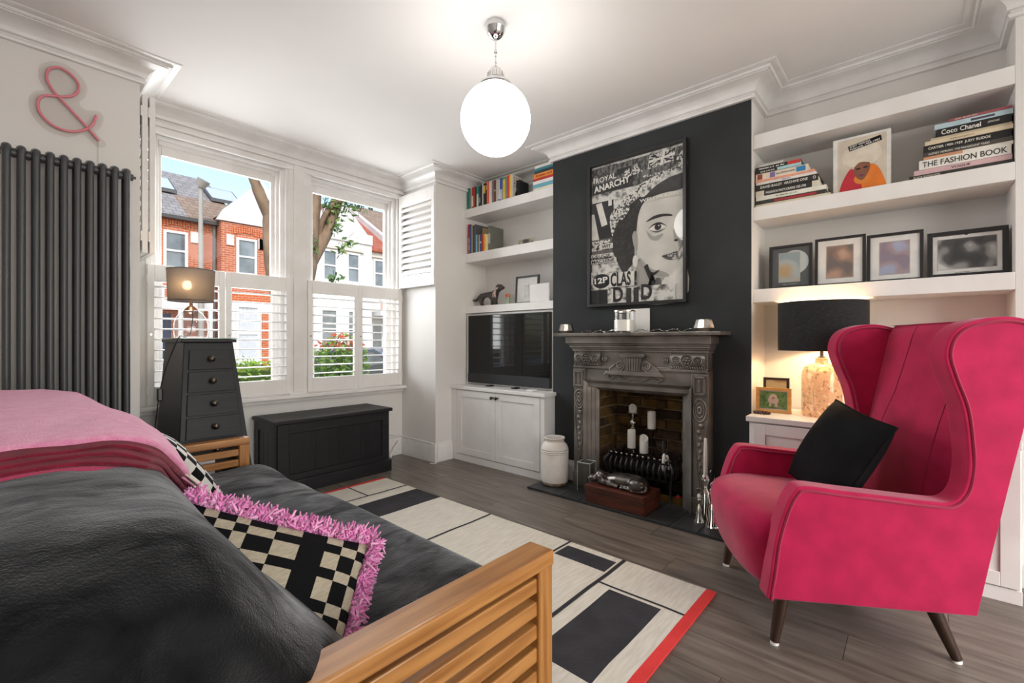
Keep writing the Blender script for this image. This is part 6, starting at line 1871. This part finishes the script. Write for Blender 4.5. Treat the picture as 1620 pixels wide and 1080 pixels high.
for c, r, n_l in (((4.62, TY - .1, 3.55), .22, 60), ((4.85, TY - .1, 4.0), .30, 110), ((5.15, TY - .1, 4.15), .26, 70), ((4.75, TY - .15, 3.05), .14, 26), ((4.95, TY - .15, 3.25), .12, 18), ((4.62, TY - .15, 2.45), .12, 22), ((4.50, TY - .1, 3.9), .2, 50), ((4.12, TY - .2, 3.0), .14, 30), ((3.62, TY, 4.35), .2, 50)):
    leaves(b, c, r, n_l, .15)
b.build('leaves', [LEAF, LEAF2], tre, normals=False)['kind'] = 'stuff'
# front garden: wall, hedge, red-tipped bush, bins
o = MB().box(1.2, 7.5, 7.0, 7.22, -.45, .42).build('garden_wall', mat('stone_wall', '#a79c8c', .9, col2='#8f8474', scale=6)); tag(o, 'low stone front garden wall seen below the shutters', 'wall')
e = thing('garden_hedge', 'bright green clipped hedge in the front garden', 'hedge', (2.55, 6.6, -.45))
b = MB(); b.M = None
for _ in range(1500):
    p = (random.uniform(1.9, 2.90), random.uniform(6.35, 6.85), random.uniform(.25, .90))
    leaves(b, p, .05, 1, .07)
b.build('foliage', [mat('lime_leaf', '#9ab83a', .6), mat('mid_green_leaf', '#6f962f', .6)], e, normals=False)['kind'] = 'stuff'
MB().box(1.95, 2.85, 6.42, 6.78, -.45, .75).build('branches', mat('hedge_core', '#4b5f25', .9), e)
e = thing('photinia_bush', 'green bush with red and orange leaf tips outside the window', 'bush', (3.35, 6.1, -.45))
b = MB()
for _ in range(1300):
    q = Vector((random.gauss(0, 1), random.gauss(0, 1), random.gauss(0, 1))).normalized() * random.random() ** .33
    p = (3.42 + q.x * .42, 6.35 + q.y * .35, .86 + q.z * .42)
    i0 = len(b.mi); leaves(b, p, .03, 1, .085)
    if q.z > .45 and random.random() < .5:
        for i in range(i0, len(b.mi)): b.mi[i] = 2
b.build('foliage', [mat('bush_leaf', '#8fae4a', .6), mat('bush_leaf_dark', '#5f8038', .6), mat('red_leaf_tip', '#c0552e', .6)], e, normals=False)['kind'] = 'stuff'
MB().cyl((3.42, 6.35, -.45), (3.42, 6.35, .7), .05).build('stem', BARK, e)
def bin_(x, label, c):
    e = thing('wheelie_bin', label, 'bin', (x, 5.35, -.45), group='refuse bins in the front garden')
    MB().frustum((-.22, .22, -.25, .25), (-.27, .27, -.31, .31), .08, .92).build('body', c, e, local=True, bevel=.02)
    MB().box(-.29, .29, -.34, .33, .92, .99).build('lid', c, e, local=True, bevel=.02)
    for s in (-1, 1): MB().cyl((s * .20, .22, .09), (s * .26, .22, .09), .09, n=16).build('wheel', BLKP, e, local=True)
bin_(2.15, 'dark grey wheelie bin outside the window with the lamp', mat('grey_bin', '#4b4d50', .5))
bin_(3.30, 'charcoal wheelie bin in front of the red-tipped bush', mat('charcoal_bin', '#3d3f42', .5))
bin_(4.05, 'black wheelie bin outside the shutter next to the bay corner', mat('black_bin', '#2f3032', .5))
def car(x, y, label, col):
    e = thing('parked_car', label, 'car', (x, y, -.44))
    pr = [(-2.05, .30), (-2.08, .62), (-1.95, .78), (-1.05, .90), (-.55, 1.36), (.75, 1.40), (1.45, 1.02), (1.98, .92), (2.08, .62), (2.05, .30)]
    b = MB().prism(pr, 1, -.85, .85); b.build('body', mat('car_' + col[1:], col, .25, .3, coat=.6), e, local=True, bevel=.06, seg=3)
    for s in (-1, 1):
        b = MB().prism([(-.92, .93), (-.52, 1.28), (.68, 1.32), (1.20, 1.02)], 1, s * .845, s * .862); b.build('side_window', DGL, e, local=True)
        for xx in (-1.3, 1.3):
            w = MB().cyl((xx, s * .70, .32), (xx, s * .88, .32), .32, n=24).build('wheel', BLKP, e, local=True, smooth=40)
            MB().cyl((xx, s * .88, .32), (xx, s * .89, .32), .19, n=16).build('hub', CHROME, w, local=True)
    MB().prism([(-1.06, .92), (-.57, 1.33), (-.60, 1.35), (-1.10, .93)], 1, -.70, .70).build('windscreen', DGL, e, local=True)
    return e
car(5.6, 11.0, 'dark grey car parked opposite the hedge', '#55585c')
car(9.6, 14.5, 'silver blue car parked before the white house', '#b9c4d0')
car(1.6, 14.6, 'pale grey car parked before the house with the navy door', '#c9ccce')
